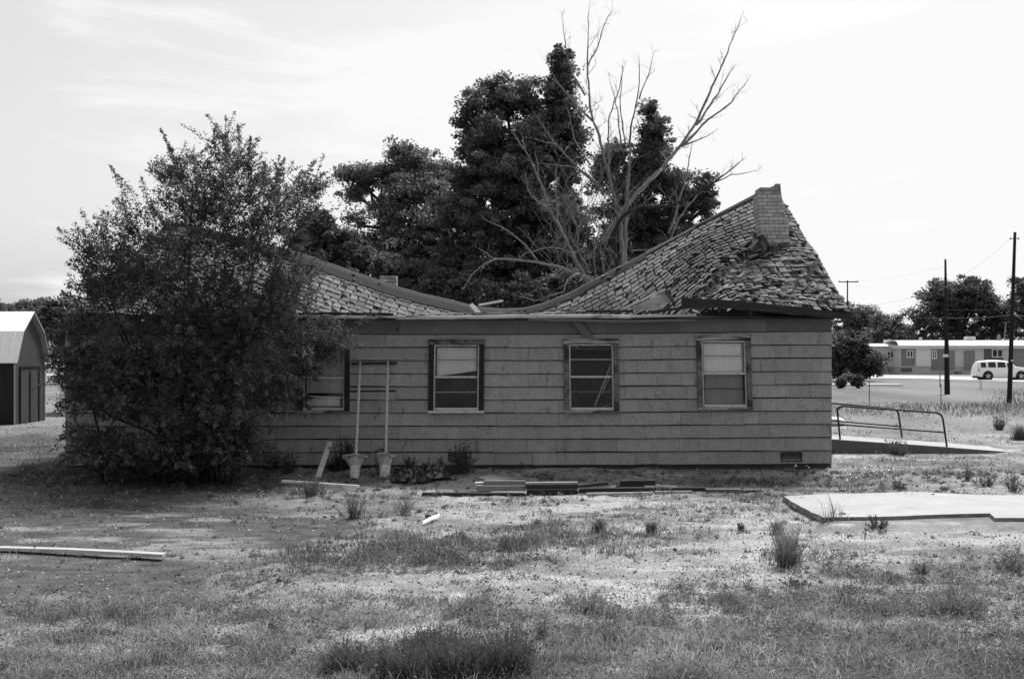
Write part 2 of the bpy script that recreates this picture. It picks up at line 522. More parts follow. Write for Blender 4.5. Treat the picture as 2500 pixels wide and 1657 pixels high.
mb.box(XL + 0.13, XR - 0.13, YF + 2.9, YF + 3.0, 0.2, 2.2)
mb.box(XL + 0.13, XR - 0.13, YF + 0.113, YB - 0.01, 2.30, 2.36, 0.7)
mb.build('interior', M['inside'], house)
mb = MB()
mb.box(XL + 0.15, XR - 0.15, YF + 0.06, YF + 0.2, -0.4, -0.021, 0.4)
mb.box(XL + 0.15, XR - 0.15, YB - 0.2, YB - 0.05, -0.4, -0.021, 0.4)
mb.box(XR - 0.3, XR - 0.16, YF + 0.2, YB - 0.2, -0.4, -0.021, 0.4)
mb.box(XL + 0.16, XL + 0.3, YF + 0.2, YB - 0.2, -0.4, -0.021, 0.4)
mb.build('foundation', M['rough_concrete'], house)

# cement shingles: one wedge per shingle
mb = MB()
CH = 0.2573
for i in range(10):
    z0 = 0.045 + i * CH
    x = XL - random.uniform(0.1, 1.0)
    if i % 2: x -= 0.4
    row = []
    while x < XR:
        wd_ = 1.213
        if random.random() < 0.25:
            c_ = random.uniform(0.3, 0.9); row += [(x, x + c_), (x + c_, x + wd_)]
        else: row.append((x, x + wd_))
        x += wd_
    for a, b in row:
        a = max(a, XL); b = min(b, XR)
        if b - a < 0.02: continue
        tone = random.uniform(0.90, 1.08)
        dz0 = random.gauss(0, 0.003); tilt = random.gauss(0, 0.003); prd = random.uniform(0, 0.008)
        rr = [(a + 0.0025, b - 0.0025, z0, z0 + CH + 0.01)]
        for w in WIN: rr = cut(rr, (w['X0'] + 0.03, w['X1'] - 0.03, w['Z0'] + 0.03, w['Z1'] - 0.03))
        for (p, q, c, d) in rr:
            if q - p < 0.01 or d - c < 0.01: continue
            def yy(z): return YF - 0.042 - prd + 0.034 * (z - z0) / CH
            ns = max(1, int((q - p) / 0.3))
            for k in range(ns):
                u0 = p + (q - p) * k / ns; u1 = p + (q - p) * (k + 1) / ns
                def zz(u, z):
                    bottom = 1.0 if z <= z0 + 1e-6 else 0.0
                    return z + rise(u, z) + bottom * (dz0 + tilt * (u - a) + 0.012 * (float(vn(u * 2.1, i * 7.7, 5)) - 0.5))
                mb.hexa([(u0, yy(c), zz(u0, c)), (u1, yy(c), zz(u1, c)), (u1, YF, zz(u1, c)), (u0, YF, zz(u0, c)),
                         (u0, yy(d), zz(u0, d)), (u1, yy(d), zz(u1, d)), (u1, YF, zz(u1, d)), (u0, YF, zz(u0, d))], tone)
mb.build('wall', M['siding'], house)
# added dark strips below the shingle butts, standing in for their shadow lines
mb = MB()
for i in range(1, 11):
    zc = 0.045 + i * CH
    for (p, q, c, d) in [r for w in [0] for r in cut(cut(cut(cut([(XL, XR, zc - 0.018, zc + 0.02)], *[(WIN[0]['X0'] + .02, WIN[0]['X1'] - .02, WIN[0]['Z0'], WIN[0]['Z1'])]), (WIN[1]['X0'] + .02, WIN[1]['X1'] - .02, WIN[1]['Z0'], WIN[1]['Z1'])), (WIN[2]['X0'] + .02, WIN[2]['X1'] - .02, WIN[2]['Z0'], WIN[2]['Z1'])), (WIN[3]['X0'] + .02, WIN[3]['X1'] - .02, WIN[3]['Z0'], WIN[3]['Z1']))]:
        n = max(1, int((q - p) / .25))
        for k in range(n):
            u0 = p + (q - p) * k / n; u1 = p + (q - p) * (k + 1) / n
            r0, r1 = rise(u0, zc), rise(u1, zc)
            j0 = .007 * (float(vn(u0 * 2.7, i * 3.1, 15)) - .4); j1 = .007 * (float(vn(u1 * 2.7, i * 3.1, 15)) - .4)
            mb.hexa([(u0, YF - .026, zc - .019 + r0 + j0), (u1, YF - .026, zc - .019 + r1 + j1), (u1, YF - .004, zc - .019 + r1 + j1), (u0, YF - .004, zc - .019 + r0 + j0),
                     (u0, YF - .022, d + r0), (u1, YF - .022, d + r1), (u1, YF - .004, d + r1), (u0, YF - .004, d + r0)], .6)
mb.build('lap_shadow_strip', M['felt'], house)  # roof felt colour reused for the painted shadow lines

# plain frieze boards above the top course
mb = MB()
xs = [XL, -7.1, -4.2, -2.2, -0.6, 0.15, 1.85, 3.3, 5.0, XR]
for a, b in zip(xs[:-1], xs[1:]):
    t = random.uniform(0.85, 1.15)
    z = 2.617
    mb.hexa([(a + .002, YF - 0.03, z + rise(a, 2.6)), (b - .002, YF - 0.03, z + rise(b, 2.6)), (b - .002, YF - .001, z + rise(b, 2.6)), (a + .002, YF - .001, z + rise(a, 2.6)),
             (a + .002, YF - 0.012, 2.96), (b - .002, YF - 0.012, 2.96), (b - .002, YF - .001, 2.96), (a + .002, YF - .001, 2.96)], t)
mb.build('frieze', M['frieze'], house)

# windows
for n, w in enumerate(WIN):
    X0, X1, Z0, Z1, ZR, sk = w['X0'], w['X1'], w['Z0'], w['Z1'], w['ZR'], w['skew']
    def sx(x, z): return x + sk * (z - Z0)
    rz = rise((X0 + X1) / 2, 1.8)
    dark = M['trim_dark'] if n in (0, 1) else M['trim_peel']
    mb = MB()
    def bar(x0, x1, z0, z1, y0, y1, tone=1.0, tilt=0.0):
        mb.hexa([(sx(x0, z0), y0, z0 + rz), (sx(x1, z0), y0, z0 + rz + tilt), (sx(x1, z0), y1, z0 + rz + tilt), (sx(x0, z0), y1, z0 + rz),
                 (sx(x0, z1), y0, z1 + rz), (sx(x1, z1), y0, z1 + rz + tilt), (sx(x1, z1), y1, z1 + rz + tilt), (sx(x0, z1), y1, z1 + rz)], tone)
    cw = 0.10
    cas = thing('window', None, None, (0, 0, 0)); cas.parent = house; cas.location = ((X0 + X1) / 2, 0, Z0)
    bar(X0, X0 + cw, Z0 + 0.05, Z1 - 0.10, YF - 0.085, YF + 0.02)
    mb.build('jamb', dark, cas, bevel=0.004)
    mb = MB()
    bar(X1 - cw, X1, Z0 + 0.05, Z1 - 0.10, YF - 0.085, YF + 0.02)
    mb.build('jamb', dark, cas, bevel=0.004)
    mb = MB()
    tl = {0: 0.0, 1: 0.006, 2: 0.004, 3: 0.03}[n]
    bar(X0 - 0.005, X1 + 0.005, Z1 - 0.098, Z1 - 0.03, YF - 0.095, YF + 0.02, 1, tl)
    bar(X0 - 0.015, X1 + 0.012, Z1 - 0.028, Z1 + 0.005, YF - 0.115, YF + 0.02, 0.9, tl)
    mb.build('head_trim', M['trim_white'] if n in (2, 3) else M['trim_peel'], cas, bevel=0.005)
    mb = MB()
    bar(X0 - 0.01, X1 + 0.01, Z0 - 0.005, Z0 + 0.045, YF - 0.12, YF + 0.05)
    mb.build('sill', M['alu'] if n == 1 else M['trim_white'], cas, bevel=0.006)
    # aluminium storm frame
    A0, A1, B0, B1 = X0 + cw + 0.003, X1 - cw - 0.003, Z0 + 0.048, Z1 - 0.103
    mb = MB(); fw = 0.026
    ya, yb = YF - 0.045, YF - 0.005
    bar(A0, A0 + fw, B0, B1, ya, yb); bar(A1 - fw, A1, B0, B1, ya, yb)
    bar(A0 + fw, A1 - fw, B1 - fw, B1, ya, yb); bar(A0 + fw, A1 - fw, B0, B0 + 0.05, ya, yb)
    bar(A0 + fw, A1 - fw, ZR - 0.018, ZR + 0.018, ya - 0.012, yb)
    mb.build('storm_frame', M['alu'], cas)
    mb = MB()
    zt = (ZR + B1) / 2 + 0.02; zb = (ZR + B0) / 2 + 0.03
    bar(A0 + fw, A1 - fw, zt - 0.009, zt + 0.009, yb - 0.004, yb + 0.01, 1.0 if n == 2 else 0.45)
    mb.build('glazing_bar', M['alu'], cas); mb = MB()
    bar(A0 + fw, A1 - fw, zb - 0.009, zb + 0.009, yb - 0.002, yb + 0.012, 0.30 if n in (2, 3) else 0.7)
    mb.build('glazing_bar', M['alu'], cas)
    # inner wooden sash behind the storm window
    mb = MB()
    yi, yo = YF + 0.03, YF + 0.07
    bar(A0 - 0.01, A0 + 0.05, B0, B1, yi, yo); bar(A1 - 0.05, A1 + 0.01, B0, B1, yi, yo)
    bar(A0 + 0.05, A1 - 0.05, B1 - 0.05, B1, yi, yo); bar(A0 + 0.05, A1 - 0.05, B0, B0 + 0.05, yi, yo); bar(A0 + 0.05, A1 - 0.05, ZR - 0.02, ZR + 0.02, yi, yo)
    mb.build('sash', M['trim_dark'] if n != 3 else M['greywood'], cas)
    mb = MB(); bar(A0 + fw, A1 - fw, ZR + 0.02, B1 - fw - 0.001, YF - 0.022, YF - 0.019); mb.build('pane', M['glass'], cas)
    mb = MB(); bar(A0 + fw, A1 - fw, B0 + 0.051, ZR - 0.02, YF - 0.022, YF - 0.019)
    mb.build('insect_screen' if n == 3 else 'pane', M['screen'] if n == 3 else M['glass'], cas)
    yb_ = YF + 0.073
    def cloth(z_lo_left, z_lo_right, tone, z_hi=None):
        P = []
        for a in range(15):
            r_ = []
            for b in range(13):
                u = b / 12; x = A0 + (A1 - A0) * u
                lo = z_lo_left * (1 - u) + z_lo_right * u
                z = (z_hi or B1) + (lo - (z_hi or B1)) * a / 14
                r_.append((sx(x, z), yb_ + 0.015 * math.sin(u * 5 + a * 0.3) * a / 14 + 0.02 * float(vn(u * 4, a * 0.4, n)), z + rz))
            P.append(r_)
        q = MB(); q.grid(P, tone)
        q.build('blind', M['blind'], cas, smooth=True)
    if w['kind'] == 'shade': cloth(B0 + 0.02, B0 + 0.02, 1.0)
    if w['kind'] == 'half': cloth(ZR + 0.0, ZR + 0.13, 0.85)
    if w['kind'] == 'torn':
        cloth(B0 + 0.36, B0 + 0.33, 0.55)
        mb = MB()
        mb.tube([(A0 + 0.05, YF + 0.12, B0 + 0.13), (A0 + 0.35, YF + 0.13, B0 + 0.15), (A1 - 0.1, YF + 0.12, B0 + 0.14)], [0.09, 0.10, 0.085], 10, 0.9)
        mb.tube([(A0 + 0.1, YF + 0.10, B0 + 0.27), (A1 - 0.06, YF + 0.10, B0 + 0.245)], 0.02, 8, 1.0)
        mb.build('fallen_blind', M['blind'], cas, smooth=True)
# fallen laths and a sloping ceiling panel seen through the bare window
def inpt(px, py, Y): return W(px, py, Y)
mb = MB()
mb.beam(inpt(1493, 888, 25.55), inpt(1453, 991, 25.7), 0.045, 0.03)
mb.beam(inpt(1496, 900, 25.6), inpt(1470, 960, 25.7), 0.03, 0.03)
mb.beam(inpt(1500, 980, 25.5), inpt(1462, 999, 25.6), 0.03, 0.02)
mb.beam(inpt(1390, 950, 26.2), inpt(1425, 1000, 26.0), 0.05, 0.03, tone=0.3)
mb.build('fallen_lath', M['lath'], house)
mb = MB()
mb.hexa([inpt(1370, 850, 25.9), inpt(1372, 866, 25.9), inpt(1440, 832, 27.0), inpt(1436, 826, 27.0), inpt(1370, 849, 26.0), inpt(1372, 865, 26.0), inpt(1440, 831, 27.1), inpt(1436, 825, 27.1)], 0.6)
mb.hexa([inpt(1380, 826, 25.6), inpt(1380, 858, 25.6), inpt(1430, 836, 25.8), inpt(1440, 820, 25.8), inpt(1380, 826, 25.66), inpt(1380, 858, 25.66), inpt(1430, 836, 25.86), inpt(1440, 820, 25.86)], 1.0)
mb.build('fallen_ceiling', M['lath'], house)

# foundation vents, brace board under the eave
for px0, px1, py0, py1 in ((1906, 1957, 1103, 1127), (1095, 1140, 1102, 1126)):
    a, z1 = wall_pt(px0, py0); b, z0 = wall_pt(px1, py1)
    mb = MB()
    y0 = YF - 0.045
    for (p, q, c, d) in ((a, b, z1 - 0.018, z1), (a, b, z0, z0 + 0.018), (a, a + 0.02, z0 + .019, z1 - .019), (b - 0.02, b, z0 + .019, z1 - .019)):
        mb.box(p, q, y0, YF - 0.001, c, d)
    k = 7
    for j in range(k):
        z = z0 + 0.02 + (z1 - z0 - 0.04) * (j + 0.5) / k
        mb.beam((a + 0.02, y0 + 0.012, z), (b - 0.02, y0 + 0.012, z), 0.018, 0.004, (0, -0.6, 1), 0.8)
    mb.build('foundation_vent', M['trim_dark'], house)
mb = MB()
mb.beam(W(1403, 781, 25.05), W(1443, 829, 25.13), 0.14, 0.03, (0, -1, 0.1), 1.0)
mb.build('brace', M['frieze'], house)

# side door hood on the right wall
mb = MB()
hx, hz = XR + 0.0, None
p = [W(2031, 822, 27.2), W(2052, 860, 27.2)]
mb.hexa([(XR, 26.6, 2.18), (XR + 0.32, 26.6, 2.18), (XR + 0.32, 28.4, 2.18), (XR, 28.4, 2.18), (XR, 26.6, 2.58), (XR + 0.03, 26.6, 2.58), (XR + 0.03, 28.4, 2.58), (XR, 28.4, 2.58)])
mb.build('door_hood', M['greywood'], house)

# ------------------------------------------------------------------ roof
YR = 29.0
rp = [(300, 530), (400, 512), (560, 550), (700, 588), (766, 611), (807, 626), (877, 650), (919, 664), (967, 678), (1032, 693), (1088, 706), (1104, 710), (1159, 715), (1207, 713), (1255, 701), (1319, 675), (1372, 646), (1450, 606), (1600, 527), (1755, 447), (1806, 452), (1840, 470)]
RX = np.array([(a * 1.0566 - 1250) * YR / F for a, b in rp]); RZ = np.array([H + (HOR - b * 1.0566) * YR / F for a, b in rp])
_t = np.linspace(RX[0] - 1, RX[-1] + 1, 800)
_z = np.interp(_t, RX, RZ)
_k = np.exp(-np.linspace(-2, 2, 15) ** 2); _k /= _k.sum()
_zs = np.convolve(np.pad(_z, 7, 'edge'), _k, 'valid')
def zr(x): return np.interp(x, _t, _zs)
def ze(x): return np.interp(x, [-9, -5, 2.6, 3.3, 4.4, 5.4, 6.6], [2.98, 3.0, 3.2, 3.27, 3.22, 3.12, 2.98])
XR0, XR1, XE0, XE1 = -7.75, 6.07, -8.62, 6.60
def S(s, v):
    "roof surface: s along the house 0..1, v from ridge 0 to eave 1"
    s = np.asarray(s, float); v = np.asarray(v, float)
    xr = XR0 + (XR1 - XR0) * s; xe = XE0 + (XE1 - XE0) * s
    x = xr + (xe - xr) * v
    y = YR - 4.17 * v
    w = np.maximum(smooth(2.2, 4.5, xr), smooth(5.4, 6.8, -xr))
    zc = zr(xr) - 2.88 * v
    za = zr(xr) * (1 - v) + ze(xe) * v
    z = zc * (1 - w) + za * w
    rum = smooth(3.0, 5.0, x) * smooth(0.35, 0.9, v)
    z = z + 0.10 * (fbm(x * 0.9 + 3, v * 5, 61, 3) - 0.5) * smooth(0.05, 0.25, v) * (1 + 0.9 * rum) * (1 - smooth(0.93, 1.0, v))
    # fold running down from the chimney foot to the left
    d = (x - 5.35) + (v - 0.42) * 4.6
    z = z + np.where(d < 0, 0.11, -0.03) * np.exp(-(d / 0.35) ** 2) * smooth(0.3, 0.45, v) * (1 - smooth(0.75, 0.95, v))
    d2 = v - (0.70 - 0.10 * (x - 4.6))
    z = z + 0.07 * np.exp(-(d2 / 0.05) ** 2) * smooth(4.0, 4.6, x)
    return np.stack([x, y, z], -1)
def keep(P):
    x, y, z = P[..., 0], P[..., 1], P[..., 2]
    ok = ((y > 25.45) & (z > 2.42)) | ((x > 3.5) & (z > 3.02)) | ((x < -6.2) & (z > 2.85))
    return ok
# felt underlay and boards
roof = None
ns_, nv_ = 150, 44
sg, vg = np.meshgrid(np.linspace(0, 1, ns_), np.linspace(0, 1, nv_), indexing='ij')
P = S(sg, vg); K = keep(P)
mb = MB()
Pd = P.copy(); Pd[..., 2] -= 0.035
for Q, flip in ((P, False), (Pd, True)):
    base = len(mb.v); mb.v += [tuple(q) for q in Q.reshape(-1, 3)]
    for a in range(ns_ - 1):
        for b in range(nv_ - 1):
            if K[a, b] and K[a + 1, b] and K[a, b + 1] and K[a + 1, b + 1]:
                f = (base + a * nv_ + b, base + a * nv_ + b + 1, base + (a + 1) * nv_ + b + 1, base + (a + 1) * nv_ + b)
                mb.f.append(f[::-1] if flip else f); mb.t.append(0.7 if flip else 1.0)
for s_ in (0, ns_ - 1):        # close the raked ends
    for b in range(nv_ - 1):
        if K[s_, b] and K[s_, b + 1]:
            mb.face([P[s_, b], P[s_, b + 1], Pd[s_, b + 1], Pd[s_, b]], 1.5)
roof = mb.build('roof', M['felt'], house)
# back slope
mb = MB()
Pb = S(sg, vg).copy(); Pb[..., 1] = 2 * YR - Pb[..., 1]
mb.grid(Pb, 1.0)
mb.build('back_slope', M['shingle'], house)
# shingles
mb = MB()
NR, NT = 30, 82
dv = 1.0 / NR
for i in range(NR):
    off = random.uniform(0, 1)
    for j in range(-1, NT):
        u0 = (j + off) / NT + random.gauss(0, 0.0006); u1 = u0 + 1 / NT - random.uniform(0.0011, 0.0022)
        u0 = max(u0, 0); u1 = min(u1, 1.0)
        if u1 - u0 < 0.003: continue
        v0 = i * dv - 0.35 * dv; v1 = (i + 1) * dv
        wob = random.gauss(0, 0.05) * dv
        um = (u0 + u1) / 2
        c = S(um, min(v1, 1.0))
        if not keep(c) or not keep(S(um, max(v0, 0))): continue
        rough_ = 0.35 + 0.65 * float(fbm(c[0] * 0.8, v1 * 6, 71, 3)) + 0.5 * float(smooth(2.5, 5, c[0])) * v1 - 0.25 * float(smooth(0.35, 0.1, v1) if False else 1 - smooth(0.1, 0.4, v1))
        if random.random() < 0.035 + 0.05 * (rough_ - 0.8): continue
        vs = [max(v0, 0.0), (max(v0, 0) + v1) / 2 + wob, min(v1 + wob, 1.012)]
        us = [u0, um, u1]
        gridp = S(np.array(us)[None, :].repeat(3, 0), np.array(vs)[:, None].repeat(3, 1))
        du = gridp[1, 2] - gridp[1, 0]; dd = gridp[2, 1] - gridp[0, 1]
        nrm = np.cross(dd, du); nrm = nrm / np.linalg.norm(nrm)
        if nrm[2] < 0: nrm = -nrm
        hump = abs(random.gauss(0, 0.019)) * rough_ + 0.008
        cl, cr = abs(random.gauss(0, 0.016)) * rough_ + 0.008, abs(random.gauss(0, 0.016)) * rough_ + 0.008
        if random.random() < 0.08 * rough_: cl += 0.05; 
        if random.random() < 0.08 * rough_: cr += 0.05
        lift = np.array([[0.004, 0.004, 0.004], [0.012 + cl * .2, 0.012 + hump * .35, 0.012 + cr * .2], [0.012 + cl, 0.012 + hump, 0.012 + cr]])
        q = gridp + nrm[None, None, :] * lift[..., None]
        tone = random.uniform(0.78, 1.2) * (1 - 0.42 * float(smooth(0.55, 0.7, fbm(c[0] * 0.7, v1 * 4, 77, 3))))
        b0 = len(mb.v); mb.v += [tuple(p) for p in q.reshape(-1, 3)]
        for a in range(2):
            for b in range(2):
                mb.f.append((b0 + a * 3 + b, b0 + (a + 1) * 3 + b, b0 + (a + 1) * 3 + b + 1, b0 + a * 3 + b + 1)); mb.t.append(tone)
        e = q[2] - nrm * 0.010
        e0 = len(mb.v); mb.v += [tuple(p) for p in e]
        for b in range(2):
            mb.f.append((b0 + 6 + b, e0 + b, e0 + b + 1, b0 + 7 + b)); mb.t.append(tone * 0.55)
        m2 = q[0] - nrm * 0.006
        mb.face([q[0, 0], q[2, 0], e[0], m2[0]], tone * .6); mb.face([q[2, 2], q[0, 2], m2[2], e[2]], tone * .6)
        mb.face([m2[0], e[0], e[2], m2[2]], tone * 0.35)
mb.build('shingles', M['shingle'], roof)
# rolled ridge covering
def strip(x0, x1, v0, v1, lift, matl, name, n=70, tone=1.0):
    q = MB()
    ss = (np.linspace(x0, x1, n) - XR0) / (XR1 - XR0)
    rows = []
    for v in np.linspace(v0, v1, 4):
        p = S(ss, np.full(n, max(v, 0))); p[:, 2] += lift + 0.012 * vn(ss * 60, v * 40, 9)
        if v < 0: p[:, 1] += -v * 4.17; p[:, 2] -= -v * 2.6
        rows.append(p)
    q.grid(rows, tone)
    low = rows[-1].copy(); low[:, 2] -= 0.03; low[:, 1] += 0.01
    q.grid([rows[-1], low], tone * 0.7)
    return q.build(name, matl, roof, smooth=True)
strip(-7.6, -1.0, -0.05, 0.088, 0.035, M['ridge'], 'ridge_cap')
strip(-1.0, 0.35, -0.05, 0.075, 0.04, M['ridge'], 'ridge_cap', 20, 1.15)
strip(0.35, 3.0, -0.05, 0.065, 0.04, M['ridge'], 'ridge_cap', 30, 0.9)
strip(3.0, 4.1, -0.04, 0.045, 0.05, M['ridge'], 'ridge_cap', 14, 2.2)
strip(4.1, 5.8, -0.04, 0.03, 0.05, M['ridge'], 'ridge_cap', 18, 1.0)
# gable ends
for X, top, th in ((XR - 0.06, (5.95, YR, float(zr(5.9)) - 0.1), 0.08), (XL + 0.06, (-7.9, YR, float(zr(-7.6)) - 0.1), -0.08)):
    mb = MB()
    a = (X, YF + 0.12, 2.93); b = (X, YB - 0.05, 2.93)
    mb.face([a, b, top]); mb.face([(a[0] - th, a[1], a[2]), top, (b[0] - th, b[1], b[2])])
    mb.face([a, top, (top[0] - th, top[1], top[2])])
    mb.build('gable', M['siding'], house)

# eave timber still carrying the right-hand roof, sprung loose at its left end
def path_board(pts, h0, h1, depth, name, matl, parent, n=26, tone=1.0, wob=0.01):
    "a long board whose top edge follows pts (photo px, Y)"
    q = MB()
    ts = np.linspace(0, 1, n)
    px = np.interp(ts, np.linspace(0, 1, len(pts)), [p[0] for p in pts])
    py = np.interp(ts, np.linspace(0, 1, len(pts)), [p[1] for p in pts])
    Y = np.interp(ts, np.linspace(0, 1, len(pts)), [p[2] for p in pts])
    hh = np.interp(ts, [0, 1], [h0, h1])
    ring = []
    for k in range(n):
        p = W(px[k], py[k], Y[k]); z = p.z + wob * (float(vn(k * 0.7, 3.3, 5)) - 0.5); hgt = hh[k] * (1 + 0.25 * (float(vn(k * 0.9, 8.3, 6)) - 0.5) * (wob > 0))
        ring.append([(p.x, p.y, z), (p.x, p.y, z - hgt), (p.x, p.y + depth, z - hgt), (p.x, p.y + depth, z), (p.x, p.y, z)])
    q.grid(np.array(ring), tone)
    q.face(ring[0][:4], tone); q.face(ring[-1][:4][::-1], tone)
    return q.build(name, matl, parent)
path_board([(1664, 727, 24.72), (1760, 731, 24.72), (1860, 740, 24.72), (1960, 753, 24.72), (2078, 765, 24.72)], 0.19, 0.12, 0.05, 'eave_board', M['oldwood'], house)
# long gutter, in bent lengths, and the fascia behind it
mb = MB()
mb.box(XL - 0.02, 3.2, 24.95, 24.98, 2.88, 2.975, 0.9)
mb.box(3.2, XR, 24.98, 25.01, 2.90, 2.925, 0.7)
mb.build('fascia', M['oldwood'], house)
mb = MB()
mb.box(XL, XR - 0.01, 24.985, YF - 0.032, 2.885, 2.90, 0.8)
mb.build('soffit', M['frieze'], house)
def gutter(x0p, x1p, y0p, y1p, hgt, name='gutter', matl=None, Y=24.84, sag=0.0, tone=1.0):
    q = MB(); n = 16; rows = []
    prof = [(0.10, 1.0), (0.10, 0.0), (0.02, 0.0), (0.0, 0.25), (0.0, 0.9), (0.012, 1.0), (0.02, 0.95)]
    for k in range(n):
        t = k / (n - 1)
        p = W(x0p + (x1p - x0p) * t, y0p + (y1p - y0p) * t + sag * math.sin(math.pi * t), Y)
        rows.append([(p.x, p.y + a, p.z + (b - 1) * hgt + 0.004 * (float(vn(k * 1.7 + x0p, b * 3, 2)) - 0.5)) for a, b in prof])
    q.grid(np.array(rows), tone)
    return q.build(name, matl or M['gutter'], house)
gutter(655, 966, 770, 772, 0.055, tone=0.8)
gutter(967, 1272, 771, 767.5, 0.07, sag=1)
gutter(1273, 1540, 768, 769, 0.068, sag=-1)
gutter(1541, 1700, 770, 766, 0.05, tone=0.8)
# dark broken edge lying above the gutter
path_board([(655, 764, 24.9), (800, 762, 24.9), (960, 764, 24.9)], 0.05, 0.045, 0.12, 'drip_edge', M['oldwood'], house)
path_board([(1015, 764, 24.95), (1150, 763, 24.95), (1268, 761, 24.95)], 0.025, 0.02, 0.10, 'drip_edge', M['gutter'], house, tone=1.2)
path_board([(1292, 764, 24.95), (1370, 760, 24.95), (1430, 757, 24.95)], 0.028, 0.02, 0.10, 'drip_edge', M['gutter'], house, tone=1.2)
path_board([(1368, 757, 24.98), (1450, 757, 24.98), (1545, 756, 24.98)], 0.05, 0.05, 0.08, 'drip_edge', M['oldwood'], house)
path_board([(1590, 759, 24.9), (1640, 752, 24.9), (1700, 745, 24.9)], 0.06, 0.04, 0.08, 'drip_edge', M['oldwood'], house)
path_board([(1290, 775, 24.86), (1500, 781, 24.86), (1700, 779, 24.86)], 0.06, 0.04, 0.02, 'fascia', M['frieze'], house)
# hanging wire and debris
mb = MB()
mb.tube([W(969, 772, 24.84), W(968, 790, 24.83), W(972, 805, 24.84)], 0.006, 5)
mb.tube([W(971, 800, 24.84), W(970, 810, 24.84)], [0.025, 0.02], 6)
mb.build('hanging_cable', M['black'], house)
# left end boards of the roof
path_board([(176, 771, 24.8), (200, 740, 25.6), (222, 720, 26.4)], 0.12, 0.10, 0.06, 'rake_board', M['greywood'], house, 8)
path_board([(205, 765, 24.8), (330, 768, 24.8), (660, 770, 24.8)], 0.09, 0.09, 0.05, 'eave_board', M['oldwood'], house)

# peeled-up flap of roofing by the chimney foot
ftop = [(1826, 618, 26.95), (1842, 600, 26.85), (1854, 584, 26.8), (1861, 571, 26.8), (1870, 580, 26.75), (1877, 597, 26.75), (1881, 618, 26.8), (1881, 645, 26.85)]
fbot = [(1830, 634, 27.0), (1842, 636, 27.0), (1852, 640, 27.0), (1862, 648, 26.95), (1868, 652, 26.9), (1873, 655, 26.9), (1877, 656, 26.9), (1880, 656, 26.9)]
rows = []
for a in range(8):
    top = W(*ftop[a]); bot = W(*fbot[a]); row = []
    for b in range(8):
        u = b / 7; p = top.lerp(bot, u); hol = math.sin(u * math.pi) * 0.10
        row.append((p.x - hol * (0.2 + 0.08 * a), p.y + hol * 0.8, p.z))
    rows.append(row)
mb = MB(); mb.grid(rows, 0.85, lambda a, b: (0.95 if b % 2 else 0.5) * (0.25 if a > 4 and b < 3 else 1))
rows2 = [[(x + 0.02, y + 0.03, z - 0.02) for x, y, z in r_] for r_ in rows]
mb.grid(rows2, 0.4)
mb.grid([rows[0], rows2[0]], 0.4); mb.grid([[r_[0] for r_ in rows], [r_[0] for r_ in rows2]], 0.3)
mb.build('roofing_flap', M['shingle'], roof, smooth=False)
# loose torn shingles strewn along the fold and the lower right corner
mb = MB()
for k in range(150):
    if k < 70:
        v = random.uniform(0.38, 0.85); x = 5.35 - (v - 0.42) * 4.6 + random.gauss(0, 0.22)
    else:
        v = random.uniform(0.62, 0.985); x = random.uniform(4.2, 6.3)
    s = (x - XR0) / (XR1 - XR0)
    if not 0 < s < 0.99: continue
    p = S(s, v)
    if not keep(p): continue
    p = Vector(p) + Vector((0, -0.03, 0.055))
    d = Vector((random.gauss(1, 0.3), random.gauss(0, 0.25), random.gauss(0.15, 0.3))).normalized()
    e = Vector((random.gauss(0, 0.3), -0.8, -0.5 + random.gauss(0.1, 0.3))).normalized()
    w_, l_ = random.uniform(0.08, 0.26), random.uniform(0.05, 0.13)
    nn = d.cross(e).normalized() * 0.012
    q0 = [p - d * w_ / 2, p + d * w_ / 2, p + d * w_ / 2 + e * l_, p - d * w_ / 2 + e * l_ * random.uniform(0.5, 1.2)]
    mb.hexa([a - nn for a in q0] + [a + nn for a in q0], random.uniform(0.6, 1.5))
mb.build('torn_shingles', M['shingle'], roof)

